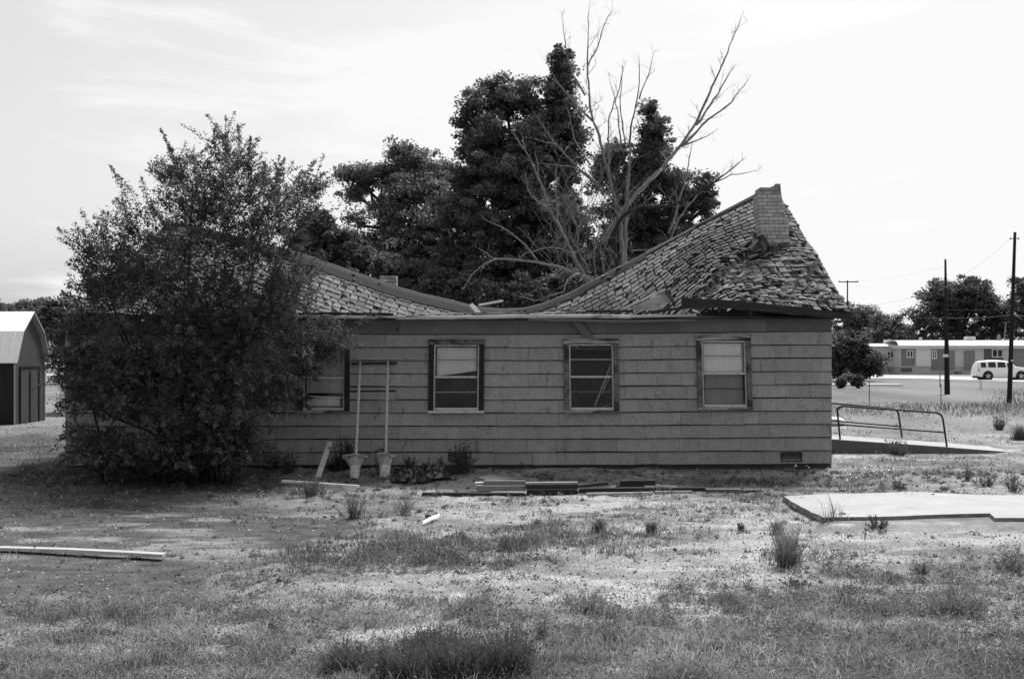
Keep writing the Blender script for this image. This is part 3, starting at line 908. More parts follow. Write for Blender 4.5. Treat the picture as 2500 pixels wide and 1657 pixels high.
# brick chimney, leaning left
def chimney(levels, Y0, depth, course, blen, name, top_ragged=True, tone=1.0):
    "levels: (py, px left, px right)"
    lv = sorted(levels)
    pys = [l[0] for l in lv]
    core = MB(); br = MB()
    zb = W(0, pys[-1], Y0).z; zt = W(0, pys[0], Y0).z
    n = int((zt - zb) / course)
    def lr(z):
        py = HOR + (H - z) * F / Y0
        a = np.interp(py, pys, [l[1] for l in lv]); b = np.interp(py, pys, [l[2] for l in lv])
        return (a - 1250) * Y0 / F, (b - 1250) * Y0 / F
    for k in range(n):
        z0 = zb + k * course; z1 = z0 + course
        a0, b0 = lr(z0); a1, b1 = lr(z1)
        i_ = 0.012
        if k < n - 2:
            core.hexa([(a0 + i_, Y0 + i_, z0), (b0 - i_, Y0 + i_, z0), (b0 - i_, Y0 + depth - i_, z0), (a0 + i_, Y0 + depth - i_, z0),
                       (a1 + i_, Y0 + i_, z1), (b1 - i_, Y0 + i_, z1), (b1 - i_, Y0 + depth - i_, z1), (a1 + i_, Y0 + depth - i_, z1)])
        am, bm = (a0 + a1) / 2, (b0 + b1) / 2
        def brick(x0, x1, y0, y1):
            if x1 - x0 < 0.03 or y1 - y0 < 0.03: return
            if top_ragged and k == n - 1 and x0 < am + (bm - am) * .33: return
            j = random.gauss(0, 0.004); t = tone * random.uniform(0.85, 1.15)
            if k >= n - 3: t *= random.uniform(0.5, 0.95)
            br.box(x0 + 0.005, x1 - 0.005, y0 + j, y1 + j, z0 + 0.005 + random.gauss(0, .001), z1 - 0.005, t)
        x = am - (blen / 2 if k % 2 else 0)
        while x < bm:
            brick(max(x, am), min(x + blen, bm), Y0, Y0 + 0.10)
            brick(max(x, am), min(x + blen, bm), Y0 + depth - 0.10, Y0 + depth)
            x += blen
        y = Y0 + 0.105
        while y < Y0 + depth - 0.12:
            y2 = min(y + blen, Y0 + depth - 0.105)
            brick(am, am + 0.10, y, y2); brick(bm - 0.10, bm, y, y2); y += blen
    c = br.build(name, M['brick'], house, bevel=0.004)
    core.build('mortar', M['mortar'], c)
    return c
chimney([(441, 1859, 1906), (462, 1856, 1907), (470, 1850, 1908), (506, 1850, 1913), (516, 1851, 1916), (546, 1855, 1926), (566, 1857, 1927), (607, 1868, 1928), (660, 1878, 1932), (700, 1880, 1932)], 27.08, 0.55, 0.078, 0.205, 'chimney')
chimney([(666, 927, 968), (720, 927, 968), (800, 927, 968)], 30.6, 0.4, 0.078, 0.205, 'chimney', False, 1.05)

# things broken off the eave but not fixed to it
lp = [W(1539, 754, 25.0), W(1627, 711, 25.25), W(1643, 735, 25.1), W(1601, 759, 24.92)]
mb = MB(); nn = Vector((0.2, 1, 0.3)).normalized() * 0.025
mb.hexa([p + nn for p in lp] + list(lp))
o = mb.build('plywood_panel', M['greywood']); tag(o, 'grey four sided plywood panel torn loose above the gutter, below the tiled slope', 'panel')
mb = MB(); mb.beam(W(1520, 754, 24.98), W(1624, 707, 25.2), 0.03, 0.05, (0, -1, 0.4))
tag(mb.build('roof_batten', M['palewood']), 'thin pale batten along the upper edge of the torn plywood panel', 'batten')
mb = MB(); mb.beam(W(1622, 703, 25.3), W(1647, 742, 25.05), 0.05, 0.06, (0, -1, 0.4)); mb.beam(W(1618, 704, 25.32), W(1632, 699, 25.32), 0.04, 0.05, (0, -1, 0.4))
tag(mb.build('roof_stick', M['oldwood']), 'short black broken stick at the right end of the torn plywood panel', 'stick')
mb = MB(); mb.beam(W(1150, 744, 25.4), W(1170, 766, 25.2), 0.09, 0.05, (0, -1, 0.5))
tag(mb.build('board_stub', M['palewood']), 'pale board stub poking up from the lowest dip of the roof', 'board')
mb = MB(); mb.beam(W(1168, 746, 25.8), W(1227, 735, 26.4), 0.05, 0.04, (0, -1, 0.5))
tag(mb.build('roof_lath', M['greywood']), 'grey lath lying in the dip of the roof beside the board stub', 'lath')
# ------------------------------------------------------------------ sign frame leaning on the wall: two pipe posts pulled up with their concrete, two dark rails
sf = thing('sign_frame', 'two pale pipe posts with concrete feet and two dark rails leaning on the wall', 'sign frame', (W(905, 1178, 24.0).x, 24.0, -0.16))
def lean(px, py, t):  # t: 0 foot .. 1 top
    return W(px, py, 23.98 + 1.1 * t)
for (fx, tx, ty, fy) in ((866, 879, 884, 1180), (940, 947, 882, 1180)):
    pts = [lean(fx + (tx - fx) * t, fy + (ty - fy) * t, t) for t in (0.05, 0.2, 0.5, 0.8, 1.0)]
    mb = MB(); mb.tube(pts, [0.027, 0.027, 0.028, 0.027, 0.026], 12)
    mb.build('post', M['pipe'], sf, smooth=True)
    # concrete plug: flared crust on top, narrowing foot
    prof = [(0.0, 0.075), (0.04, 0.085), (0.10, 0.090), (0.17, 0.090), (0.24, 0.105), (0.32, 0.120), (0.39, 0.145), (0.425, 0.20), (0.44, 0.205), (0.455, 0.19), (0.46, 0.03)]
    foot = lean(fx - 1, fy - 3, 0.0); axis = (pts[-1] - foot).normalized()
    foot.z = float(gz(foot.x, foot.y)) - 0.015
    a = axis.orthogonal().normalized(); b = axis.cross(a)
    rows = []; nseg = 26
    for k, (l, r_) in enumerate(prof):
        ring = []
        for j in range(nseg + 1):
            th = 2 * math.pi * (j % nseg) / nseg
            n_ = 0.72 + 0.56 * float(fbm(math.cos(th) * 1.7 + fx, math.sin(th) * 1.7 + l * 7, 3, 3))
            if l > 0.3: n_ *= 0.85 + 0.35 * float(vn(math.cos(th) * 2 + fx, math.sin(th) * 2, 8))
            rr = r_ * (n_ if r_ > 0.05 else 1)
            ring.append(foot + axis * (l + (0.02 * (float(vn(th * 2, fx, 4)) - 0.5) if l > 0.4 else 0)) + a * (rr * math.cos(th)) + b * (rr * math.sin(th)))
        rows.append(ring)
    mb = MB(); mb.grid(rows, 1.0, lambda r, c: 1.15 if r < 4 else 0.8)
    mb.build('concrete_footing', M['rough_concrete'], sf, smooth=False)
for (x0, x1, y0, y1, t, th) in ((858, 969, 887.5, 886, 1.0, 0.045), (854, 967, 955, 954, 0.77, 0.035)):
    mb = MB()
    p = W(x0, y0, 24.0 + 1.1 * t + 0.05); q = W(x1, y1, 24.0 + 1.1 * t + 0.05)
    mb.beam(p, q, 0.03, th)
    mb.build('rail', M['black'], sf)

# ------------------------------------------------------------------ loose boards and rubbish
def board(name, label, cat, p0, p1, Y, h, depth, matl, Y1=None, tone=1.0, group=None, warp=0.0):
    "p0,p1: photo pixels of the two ends of the front BOTTOM edge"
    a = W(p0[0], p0[1], Y); b = W(p1[0], p1[1], Y1 or Y)
    for q in (a, b):
        g = float(gz(q.x, q.y))
        if q.z < g + 0.004: q.z = g + 0.004
    mb = MB(); n = 7; rows = []
    for k in range(n):
        t = k / (n - 1); p = a.lerp(b, t)
        j = lambda s: 0.004 * (float(vn(k * 1.3 + p0[0], s, 3)) - 0.5) + warp * math.sin(math.pi * t)
        rows.append([(p.x, p.y, p.z + j(1)), (p.x, p.y + j(5), p.z + h + j(2)), (p.x, p.y + depth, p.z + h + j(3)), (p.x, p.y + depth, p.z + j(4)), (p.x, p.y, p.z + j(1))])
    mb.grid(rows, tone)
    mb.face(rows[0][:4][::-1], tone * 0.9); mb.face(rows[-1][:4], tone * 0.9)
    o = mb.build(name, matl)
    return tag(o, label, cat, group)
PG = 'boards in the low pile before the house'
board('board', 'longest dark board on the ground at the left end of the board pile', 'board', (1030, 1210), (1281, 1211), 21.85, 0.05, 0.14, M['oldwood'], group=PG)
board('board', 'wide pale topped grey board, second from the bottom at the left of the pile', 'board', (1162, 1198), (1284, 1198), 22.15, 0.09, 0.20, M['greywood'], group=PG)
board('board', 'dark board with a bright top edge lying on the wide grey board', 'board', (1181, 1184), (1283, 1184), 22.25, 0.075, 0.16, M['greywood'], tone=0.8, group=PG)
board('board', 'short pale board end sticking out left of the bright edged board', 'board', (1159, 1181), (1180, 1181), 22.3, 0.025, 0.15, M['palewood'], group=PG)
pl = [W(1164, 1168, 22.6), W(1203, 1158, 23.3), W(1281, 1171, 23.1), W(1190, 1174, 22.5)]
mb = MB(); up = Vector((0, 0, 0.02)); mb.hexa(list(pl) + [p + up for p in pl])
tag(mb.build('roofing_sheet', M['tarp']), 'dark flat sheet lying on top of the left end of the board pile', 'sheet', PG)
board('board', 'thick dark board in the middle of the pile, lowest of three', 'board', (1286, 1207), (1411, 1206), 22.0, 0.085, 0.18, M['oldwood'], group=PG)
board('board', 'dark board with a pale top on the thick dark board', 'board', (1284, 1193), (1412, 1192), 22.1, 0.07, 0.2, M['oldwood'], tone=1.3, group=PG)
board('board', 'thin board with a light face on top of the middle stack', 'board', (1283, 1182), (1410, 1181), 22.2, 0.025, 0.2, M['greywood'], group=PG)
board('board', 'short board tilted up to the right in the gap of the pile', 'board', (1412, 1191), (1484, 1183), 22.4, 0.05, 0.12, M['oldwood'], tone=1.5, group=PG)
board('board', 'long dark board low in the middle of the pile behind the pale strip', 'board', (1414, 1203), (1592, 1201), 22.0, 0.075, 0.2, M['oldwood'], group=PG)
board('board', 'short dark board lying under the topmost board of the pile', 'board', (1506, 1192), (1574, 1192), 22.3, 0.05, 0.16, M['oldwood'], group=PG)
board('board', 'topmost dark board at the right of the middle of the pile', 'board', (1515, 1185), (1600, 1184), 22.35, 0.085, 0.14, M['oldwood'], tone=1.25, group=PG)
board('board', 'pale narrow strip lying in front of the dark boards of the pile', 'board', (1432, 1209), (1594, 1207), 21.7, 0.04, 0.08, M['palewood'], tone=0.8, group=PG)
board('board', 'pale broken strip lying right of the longer pale strip of the pile', 'board', (1600, 1204), (1690, 1203), 21.9, 0.035, 0.06, M['palewood'], tone=0.8, group=PG)
board('board', 'long dark board running out to the right of the pile', 'board', (1572, 1199), (1726, 1199), 22.15, 0.06, 0.14, M['oldwood'], group=PG)
board('lath', 'thin lath slanting down to the right over the pile of boards', 'lath', (1598, 1186), (1652, 1191), 22.4, 0.025, 0.03, M['palewood'], group=PG)
board('board', 'flat grey board near the right end of the board pile', 'board', (1725, 1207), (1811, 1206), 21.95, 0.07, 0.16, M['greywood'], tone=0.6, group=PG)
board('board', 'small dark board end, last at the right of the board pile', 'board', (1812, 1206), (1860, 1205), 22.0, 0.035, 0.1, M['oldwood'], group=PG)
board('plank', 'long pale plank on the dirt at the left edge of the yard', 'plank', (-70, 1342), (396, 1360), 15.95, 0.035, 0.16, M['palewood'], Y1=15.3, tone=0.85, warp=0.012)
board('plank', 'white narrow plank lying in the weeds left of the sign frame', 'plank', (687, 1177), (876, 1190), 23.0, 0.04, 0.07, M['white'], Y1=22.7, tone=0.85)
# board leaning on the wall
mb = MB(); mb.beam(W(776, 1166, 23.95), W(806, 1079, 24.85), 0.10, 0.035, (0, -1, 0.4))
tag(mb.build('leaning_board', M['palewood']), 'grey narrow board leaning on the wall left of the sign frame', 'board')
mb = MB(); mb.tube([W(641, 1120, 24.0), W(631, 1098, 24.2)], 0.014, 6)
tag(mb.build('white_stick', M['white']), 'short white stick standing askew at the foot of the big bush', 'stick')
# scrap of white board, stone, bits
gp = G(1052, 1275)
mb = MB()
rows = []
for a in range(7):
    t = a / 6
    rows.append([(gp.x - 0.10 + 0.2 * t + 0.01 * u, gp.y - 0.28 + 0.5 * t + 0.16 * u, gp.z + 0.03 + 0.03 * math.sin(t * 2) + 0.035 * u) for u in (0, 0.5, 1)])
mb.grid(rows); mb.grid([[(x, y, z - 0.008) for x, y, z in r_] for r_ in rows][::-1], 0.8)
tag(mb.build('white_scrap', M['white']), 'bright white bent scrap on the bare ground before the board pile', 'scrap')
def stone(px, py, r, label, name='stone', cat='stone', matl='rock', sq=0.7, tone=1.0):
    g = G(px, py)
    mb = MB(); rows = []; n = 16
    for i in range(10):
        th = math.pi * i / 9
        ring = []
        for j in range(n + 1):
            ph = 2 * math.pi * (j % n) / n
            k = 0.8 + 0.45 * (float(fbm(math.cos(ph) * math.sin(th) * 1.5 + px, math.sin(ph) * math.sin(th) * 1.5 + math.cos(th) * 1.5, 5, 3)) - 0.1)
            ring.append((g.x + r * k * math.sin(th) * math.cos(ph), g.y + r * k * math.sin(th) * math.sin(ph), g.z + r * sq * 0.7 + r * sq * k * math.cos(th)))
        rows.append(ring)
    mb.grid(rows, tone)
    return tag(mb.build(name, M[matl], smooth=True), label, cat)
stone(1046, 1266, 0.055, 'small dark stone beside the white scrap on the bare ground')
stone(2304, 1195, 0.075, 'round grey stone in the grass just behind the concrete slab', tone=1.3)
stone(1960, 1232, 0.06, 'lump of broken concrete at the left end of the concrete slab', 'concrete_lump', 'rubble', 'rough_concrete')
stone(2055, 1277, 0.07, 'earthy lump below the front edge of the concrete slab', 'concrete_lump', 'rubble', 'rough_concrete', tone=0.4)

# crumpled black plastic by the wall
n1, n2 = 46, 16
rows = []
for a in range(n1):
    u = a / (n1 - 1); r_ = []
    for b in range(n2):
        v = b / (n2 - 1)
        px = 955 + 158 * u; Yb = 24.75 - 1.15 * v - 0.25 * math.sin(u * 5)
        x = (px - 1250) * Yb / F
        env = math.sin(math.pi * min(max(u, 0.02), 0.98)) ** 0.5 * math.sin(math.pi * (0.08 + 0.84 * v)) ** 0.6
        rid = abs(float(fbm(u * 9 + v * 3, v * 4 - u * 5, 91, 4)) - 0.5) * 2
        z = float(gz(x, Yb)) + 0.012 + env * (0.02 + 0.17 * (1 - rid) ** 2 * (0.6 + 0.5 * float(vn(u * 5, v * 2, 92))))
        r_.append((x + 0.06 * (float(vn(u * 14, v * 9, 93)) - 0.5), Yb + 0.1 * (float(vn(u * 12, v * 8, 94)) - 0.5), z))
    rows.append(r_)
mb = MB(); mb.grid(rows, 1.0, lambda a, b: 0.7 + 4.5 * float(smooth(0.58, 0.72, vn(a * 0.5, b * 0.6, 95))))  # pale noise patches paint fold highlights into the tone
tag(mb.build('plastic_tarp', M['tarp']), 'crumpled black plastic tarp on the ground between the sign frame and the leafy weed', 'tarp')

# ------------------------------------------------------------------ concrete slab
sl = thing('concrete_slab', 'pale flat concrete slab with a broken left edge at the right of the yard', 'slab', (7, 18.5, -0.18))
ZT = -0.055
def top_at(px, py): 
    Y = F * (H - ZT) / (py - HOR); return ((px - 1250) * Y / F, Y)
edge = [top_at(*p) for p in ((1913, 1211), (1930, 1222), (1955, 1236), (1982, 1250), (2011, 1262), (2110, 1261), (2200, 1259), (2300, 1255), (2416, 1252), (2424, 1259), (2430, 1263.5), (2500, 1263.5), (2700, 1263))]
edge += [(edge[-1][0] + 1.5, edge[-1][1]), (edge[-1][0] + 2.0, 20.2)]
back = [top_at(*p) for p in ((2620, 1212), (2500, 1209), (2380, 1207), (2238, 1199.5), (2120, 1203), (1976, 1207))]
outline = edge + [(back[0][0] + 1.6, back[0][1])] + back
def wig(o, n=5, amp=0.012):
    q = []
    for i in range(len(o)):
        a = o[i]; b = o[(i + 1) % len(o)]
        for k in range(n):
            t = k / n
            q.append((a[0] + (b[0] - a[0]) * t + amp * 2 * (random.random() - 0.5), a[1] + (b[1] - a[1]) * t + amp * 2 * (random.random() - 0.5)))
    return q
ol = wig(outline)
mb = MB(); mb.face([(x, y, ZT) for x, y in ol])
mb.build('slab_top', M['concrete'], sl)
mb = MB()
rows = []
for x, y in ol + [ol[0]]:
    j1, j2 = random.uniform(0, 0.035), random.uniform(-0.01, 0.07)
    cx_, cy_ = 8.0, 19.0
    d = math.hypot(x - cx_, y - cy_)
    ux, uy = (x - cx_) / d, (y - cy_) / d
    rows.append([(x, y, ZT), (x + ux * 0.006, y + uy * 0.006, ZT - 0.02), (x + ux * j1, y + uy * j1, ZT - 0.06), (x - ux * j2, y - uy * j2, ZT - 0.12), (x - ux * 0.08, y - uy * 0.08, ZT - 0.22)])
rows[-1] = rows[0]
mb.grid(np.array(rows)); mb.build('slab_edge', M['slab_edge'], sl)
# concrete ramp up to the side door, and its two pipe rails
mb = MB()
rt = [(6.35, 0.31), (7.2, 0.30), (9.3, 0.16), (11.4, 0.0), (13.5, -0.10)]
y0, y1 = 28.9, 31.0
mb.grid([[(x, y0, z) for x, z in rt], [(x, y1, z) for x, z in rt]], 1.0)
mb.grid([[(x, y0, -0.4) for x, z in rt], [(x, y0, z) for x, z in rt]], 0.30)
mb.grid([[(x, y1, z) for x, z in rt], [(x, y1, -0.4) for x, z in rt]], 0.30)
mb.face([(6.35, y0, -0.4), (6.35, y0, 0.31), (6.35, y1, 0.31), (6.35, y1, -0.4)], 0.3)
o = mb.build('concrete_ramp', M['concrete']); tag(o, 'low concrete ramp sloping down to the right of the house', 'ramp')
def rail(pp, Y, mids, name, label):
    r_ = thing(name, label, 'handrail', W(pp[0][0], pp[0][1], Y), 'pipe handrails of the ramp')
    pts = [W(x, y, Y) for x, y in pp]
    # round the bends
    sm = [pts[0]]
    for a, b, c in zip(pts[:-2], pts[1:-1], pts[2:]):
        d1 = min(0.16, (a - b).length / 2); d2 = min(0.16, (c - b).length / 2)
        p = b + (a - b).normalized() * d1; q = b + (c - b).normalized() * d2
        for k in range(6):
            t = k / 5; sm.append(p * (1 - t) ** 2 + b * 2 * t * (1 - t) + q * t * t)
    sm.append(pts[-1])
    mb = MB(); mb.tube(sm, 0.022, 8); mb.build('top_pipe', M['black'], r_, smooth=True)
    for a, b in mids:
        mb = MB(); mb.tube([W(a[0], a[1], Y), W(b[0], b[1], Y)], 0.017, 8); mb.build('mid_pipe', M['black'], r_, smooth=True)
    return r_
rail([(2051, 1072), (2043, 990), (2300, 1008), (2312, 1092)], 29.05, [((2047, 1036), (2308, 1055.5))], 'handrail', 'near black pipe handrail of the ramp, an arch with one middle pipe')
rail([(1990, 1060), (1985, 980), (2192, 998), (2202, 1068)], 30.8, [((1990, 1023), (2198, 1041))], 'handrail', 'far black pipe handrail of the ramp, partly hidden by the house corner')
# white bag and ball behind the ramp
def blob(px, py, Y, rx, rz, name, label, cat, m='white', nz_=0.5):
    c = W(px, py, Y); mb = MB(); rows = []
    for i in range(10):
        th = math.pi * i / 9; ring = []
        for j in range(17):
            ph = 2 * math.pi * (j % 16) / 16
            k = 1 + nz_ * (float(fbm(math.cos(ph) * math.sin(th) * 2 + px, math.sin(ph) * math.sin(th) * 2 + math.cos(th) * 2, 5, 3)) - 0.5)
            ring.append((c.x + rx * k * math.sin(th) * math.cos(ph), c.y + rx * k * math.sin(th) * math.sin(ph), c.z + rz * k * math.cos(th)))
        rows.append(ring)
    mb.grid(rows); return tag(mb.build(name, M[m], smooth=True), label, cat)
blob(2038, 1029, 39.6, 0.30, 0.14, 'white_bag', 'lumpy white bag on the ground behind the ramp rail', 'bag')
blob(2061, 1048, 37.6, 0.055, 0.05, 'white_ball', 'small white ball on the ground beside the white bag', 'ball', nz_=0.05)

# ------------------------------------------------------------------ poles and wires
def pole(px, pyb, pyt, Y, r0, r1, label, pxt=None, group='utility poles'):
    b = W(px, pyb, Y); t = W(pxt or px, pyt, Y)
    o = thing('utility_pole', label, 'pole', b, group)
    mb = MB(); mb.tube([b + Vector((0, 0, -0.5)), b, b.lerp(t, 0.5), t], [r0, r0, (r0 + r1) / 2, r1], 14)
    mb.build('shaft', M['pole'], o, smooth=True)
    return o
p1 = pole(2312.5, 953, 633, 70, 0.155, 0.055, 'thin tapering wooden pole with a lamp arm, before the trailers, left of the taller pole', 2308)
mb = MB(); mb.tube([W(2291, 710, 70.2), W(2305, 702, 69.9), W(2322, 694, 69.8)], [0.05, 0.035, 0.03], 8)
mb.build('lamp_arm', M['greywood'], p1)
mb = MB(); mb.tube([W(2295, 870, 69.8), W(2295, 945, 69.8)], 0.03, 6); mb.build('conduit', M['greywood'], p1)
mb = MB(); q = W(2307, 868, 69.8); mb.box(q.x - .12, q.x + .12, q.y - 0.2, q.y - 0.01, q.z - .08, q.z + .08); mb.build('meter_box', M['white'], p1)
p2 = pole(2464, 983, 567, 58, 0.115, 0.065, 'tallest dark wooden pole at the right, in front of the white car', 2478)
for dx in (-10, 10):
    mb = MB(); c = W(2477 + dx, 582, 57.95)
    mb.tube([c + Vector((0, 0, -0.05)), c, c + Vector((0, 0, 0.04))], [0.02, 0.035, 0.02], 8); mb.build('insulator', M['black'], p2)
mb = MB(); mb.beam(W(2466, 583, 57.9), W(2488, 582, 57.9), 0.03, 0.03); mb.build('crossarm', M['pole'], p2)
mb = MB(); q = W(2470, 880, 57.8); mb.box(q.x - .04, q.x + .04, q.y - .1, q.y - .0, q.z - .03, q.z + .03); mb.build('tag_plate', M['white'], p2)
p3 = pole(2069, 910, 684, 160, 0.10, 0.08, 'far pole with a crossarm, just right of the roof corner')
mb = MB(); mb.beam(W(2048, 688, 159.8), W(2095, 688, 159.8), 0.1, 0.12); mb.build('crossarm', M['pole'], p3)
for px_ in (2048, 2094):
    mb = MB(); mb.beam(W(px_, 688, 159.9), W(px_, 685, 159.9), 0.1, 0.1, (0, 1, 0)); mb.build('insulator', M['pole'], p3)
def wire(a, b, sag, label, r=0.006):
    pts = []
    for k in range(25):
        t = k / 24; p = a.lerp(b, t); p.z -= sag * 4 * t * (1 - t); pts.append(p)
    mb = MB(); mb.tube(pts, r, 4)
    tag(mb.build('power_line', M['greywood']), label, 'wire', 'overhead wires')
wire(W(2237, 775, 110), W(2310, 775.5, 70), 0.05, 'pale wire from the far trees to the thin pole, lowest of the wires', 0.016)
wire(W(2310, 775.5, 69.9), W(2473, 768, 58), 0.08, 'wire between the two tall poles before the dark trees', 0.018)
wire(W(2473, 768, 57.9), W(2650, 764, 48), 0.1, 'wire running right from the tallest pole out of the picture', 0.016)
wire(W(2069, 686, 160), W(2308, 650, 70), 0.3, 'faint wire from the far crossarm pole up to the thin pole', 0.004)
wire(W(2310, 756, 69.9), W(2475, 752, 58), 0.05, 'thin wire just above the lower wire between the two poles', 0.007)
wire(W(2467, 582, 58), W(2308, 690, 70), 0.25, 'faint wire sagging from the top of the tallest pole to the lamp arm', 0.004)
wire(W(2050, 755, 160), W(2310, 705, 70), 0.25, 'faint wire from behind the roof corner to the lamp arm of the thin pole', 0.006)
def stake(px, pyb, pyt, Y, r, label, m='black', name='fence_stake', cat='stake', g=None):
    a = W(px, pyb, Y); b = W(px + 0.6, pyt, Y); mb = MB()
    mb.beam(a + Vector((0, 0, -0.2)), b, r * 2, r * 1.2, (0, 1, 0)); mb.beam(a, b, r * .7, r * 3, (0, 1, 0))
    return tag(mb.build(name, M[m]), label, cat, g)
stake(2122, 985, 930, 57, 0.016, 'thin iron stake standing in the grass between the round shrubs and the thin pole', g='iron stakes')
stake(2297, 984, 938, 56.5, 0.016, 'thin iron stake standing just left of the foot of the thin pole', g='iron stakes')
mk = stake(2394, 950, 926, 79, 0.055, 'short pale marker post beside the road below the rear of the white car', 'white', 'marker_post', 'post')

# ------------------------------------------------------------------ white car
def car(px0, px1, Y, zg):
    L_ = (px1 - px0) * Y / F; x0 = (px0 - 1250) * Y / F; hw = 0.86; k = L_ / 4.48
    c = thing('parked_car', 'white rounded estate car with dark windows parked before the trailers', 'car', (x0 + L_ / 2, Y, zg))
    # side sections from rear (x=0) to front: x, sill z, belt z, roof z, half width at belt, half width at roof
    secs = [(0.00, 0.42, 0.60, 0.62, .70, .68), (0.03, 0.34, 0.84, 0.88, .78, .70), (0.14, 0.30, 1.00, 1.28, .84, .66), (0.28, 0.28, 1.04, 1.52, .86, .64), (0.5, .25, 1.05, 1.60, .87, .63), (0.9, 0.24, 1.05, 1.645, .87, .63),
            (1.4, .22, 1.05, 1.66, .87, .63), (2.0, .22, 1.05, 1.655, .87, .63), (2.5, .22, 1.05, 1.62, .87, .63), (2.8, .22, 1.05, 1.55, .87, .63), (3.05, .22, 1.05, 1.38, .87, .65), (3.3, .22, 1.05, 1.16, .87, .68), (3.42, .22, 1.04, 1.08, .87, .72),
            (3.8, .24, 1.00, 1.06, .85, .66), (4.2, .27, .92, .99, .80, .60), (4.4, .32, .78, .84, .74, .56), (4.48, .38, .60, .64, .66, .5)]
    mb = MB(); rows = []
    for (x, zs, zb, zt, wb, wr) in secs:
        X = x0 + x * k
        pr = [(-wb * .93, zs), (-wb, zs + (zb - zs) * .35), (-wb * 1.0, zs + (zb - zs) * .75), (-wb * .97, zb), (-wr - (wb * .97 - wr) * .25, zb + (zt - zb) * .75), (-wr * .9, zt - (zt - zb) * .05), (-wr * .5, zt), (0, zt + .012),
              (wr * .5, zt), (wr * .9, zt - (zt - zb) * .05), (wr + (wb * .97 - wr) * .25, zb + (zt - zb) * .75), (wb * .97, zb), (wb, zs + (zb - zs) * .75), (wb, zs + (zb - zs) * .35), (wb * .93, zs), (-wb * .93, zs)]
        rows.append([(X, Y + .9 * a, zg + z) for a, z in pr])
    mb.grid(rows); mb.face(rows[0][:-1][::-1]); mb.face(rows[-1][:-1])
    body = mb.build('body', M['car'], c, smooth=True)
    def side_quad(xa, xb, za, zb_, name, sgn=-1, sl=0.0, sr=0.0, m='car_glass'):
        q = MB(); rows = []
        n = 8
        for a in range(n):
            t = a / (n - 1); rr = []
            for b in range(6):
                u = b / 5
                z = za + (zb_ - za) * u
                xl = xa + sl * u; xr_ = xb - sr * u
                e = 0.05
                # rounded corners
                x = xl + (xr_ - xl) * t
                wy = (.87 * .97 - (.87 * .97 - .68) * max(0, (z - 1.05) / 0.45)) * .9 + 0.012
                rr.append((x0 + x * k, Y + sgn * wy, zg + z))
            rows.append(rr)
        q.grid(rows); return q.build(name, M[m], c)
    for s in (-1, 1):
        side_quad(0.34, 0.80, 1.06, 1.50, 'side_window', s, 0.05, 0.05)
        side_quad(0.96, 1.60, 1.06, 1.50, 'side_window', s, 0.02, 0.03)
        side_quad(1.74, 2.42, 1.06, 1.50, 'side_window', s, 0.03, 0.07)
        side_quad(2.52, 3.14, 1.06, 1.44, 'side_window', s, 0.04, 0.30)
    q = MB(); q.grid([[(x0 + 3.36 * k, Y - .55, zg + 1.14), (x0 + 3.36 * k, Y + .55, zg + 1.14)], [(x0 + 2.86 * k, Y - .48, zg + 1.535), (x0 + 2.86 * k, Y + .48, zg + 1.535)]]); q.build('windscreen', M['car_glass'], c)
    q = MB(); q.grid([[(x0 + .10 * k, Y - .55, zg + 1.1), (x0 + .10 * k, Y + .55, zg + 1.1)], [(x0 + .22 * k, Y - .5, zg + 1.44), (x0 + .22 * k, Y + .5, zg + 1.44)]]); q.build('rear_window', M['car_glass'], c)
    for s in (-1, 1):
        for xw in (0.92, 3.66):
            q = MB(); q.tube([(x0 + xw * k, Y + s * .60, zg + .36), (x0 + xw * k, Y + s * .80, zg + .36)], [.43, .43], 24); q.build('wheel_arch', M['rubber'], c)
            q = MB(); q.tube([(x0 + xw * k, Y + s * .62, zg + .33), (x0 + xw * k, Y + s * .82, zg + .33), (x0 + xw * k, Y + s * .835, zg + .33)], [.33, .33, .30], 24)
            wh = q.build('wheel', M['rubber'], c)
            q = MB()
            q.tube([(x0 + xw * k, Y + s * .80, zg + .33), (x0 + xw * k, Y + s * .842, zg + .33)], [.07, .06], 12)
            for a in range(5):
                th = 2 * math.pi * a / 5 + .3
                q.beam((x0 + xw * k + .05 * math.cos(th), Y + s * .84, zg + .33 + .05 * math.sin(th)), (x0 + xw * k + .23 * math.cos(th), Y + s * .838, zg + .33 + .23 * math.sin(th)), .012, .085, (-math.sin(th), 0, math.cos(th)))
            q.build('rim', M['alu'], wh)
        q = MB(); q.box(x0 + .14 * k, x0 + .22 * k, Y + s * .77 - .02, Y + s * .77 + .02, zg + .72, zg + .95); q.build('tail_light', M['trailer_dark'], c)
        q = MB(); q.box(x0 + 2.95 * k, x0 + 3.1 * k, Y + s * .84 - .07, Y + s * .84 + .07, zg + 1.06, zg + 1.2); q.build('wing_mirror', M['car'], c)
    q = MB(); q.box(x0 - .04, x0 + .12, Y - .66, Y + .66, zg + .40, zg + .62); q.build('bumper', M['car'], c, bevel=.04)
    q = MB(); q.box(x0 + .1, x0 + 4.3 * k, Y - .6, Y + .6, zg + .16, zg + .3); q.build('underbody', M['rubber'], c)
car(2377, 2508, 108.5, float(H - (927 - HOR) * 108.5 / F))

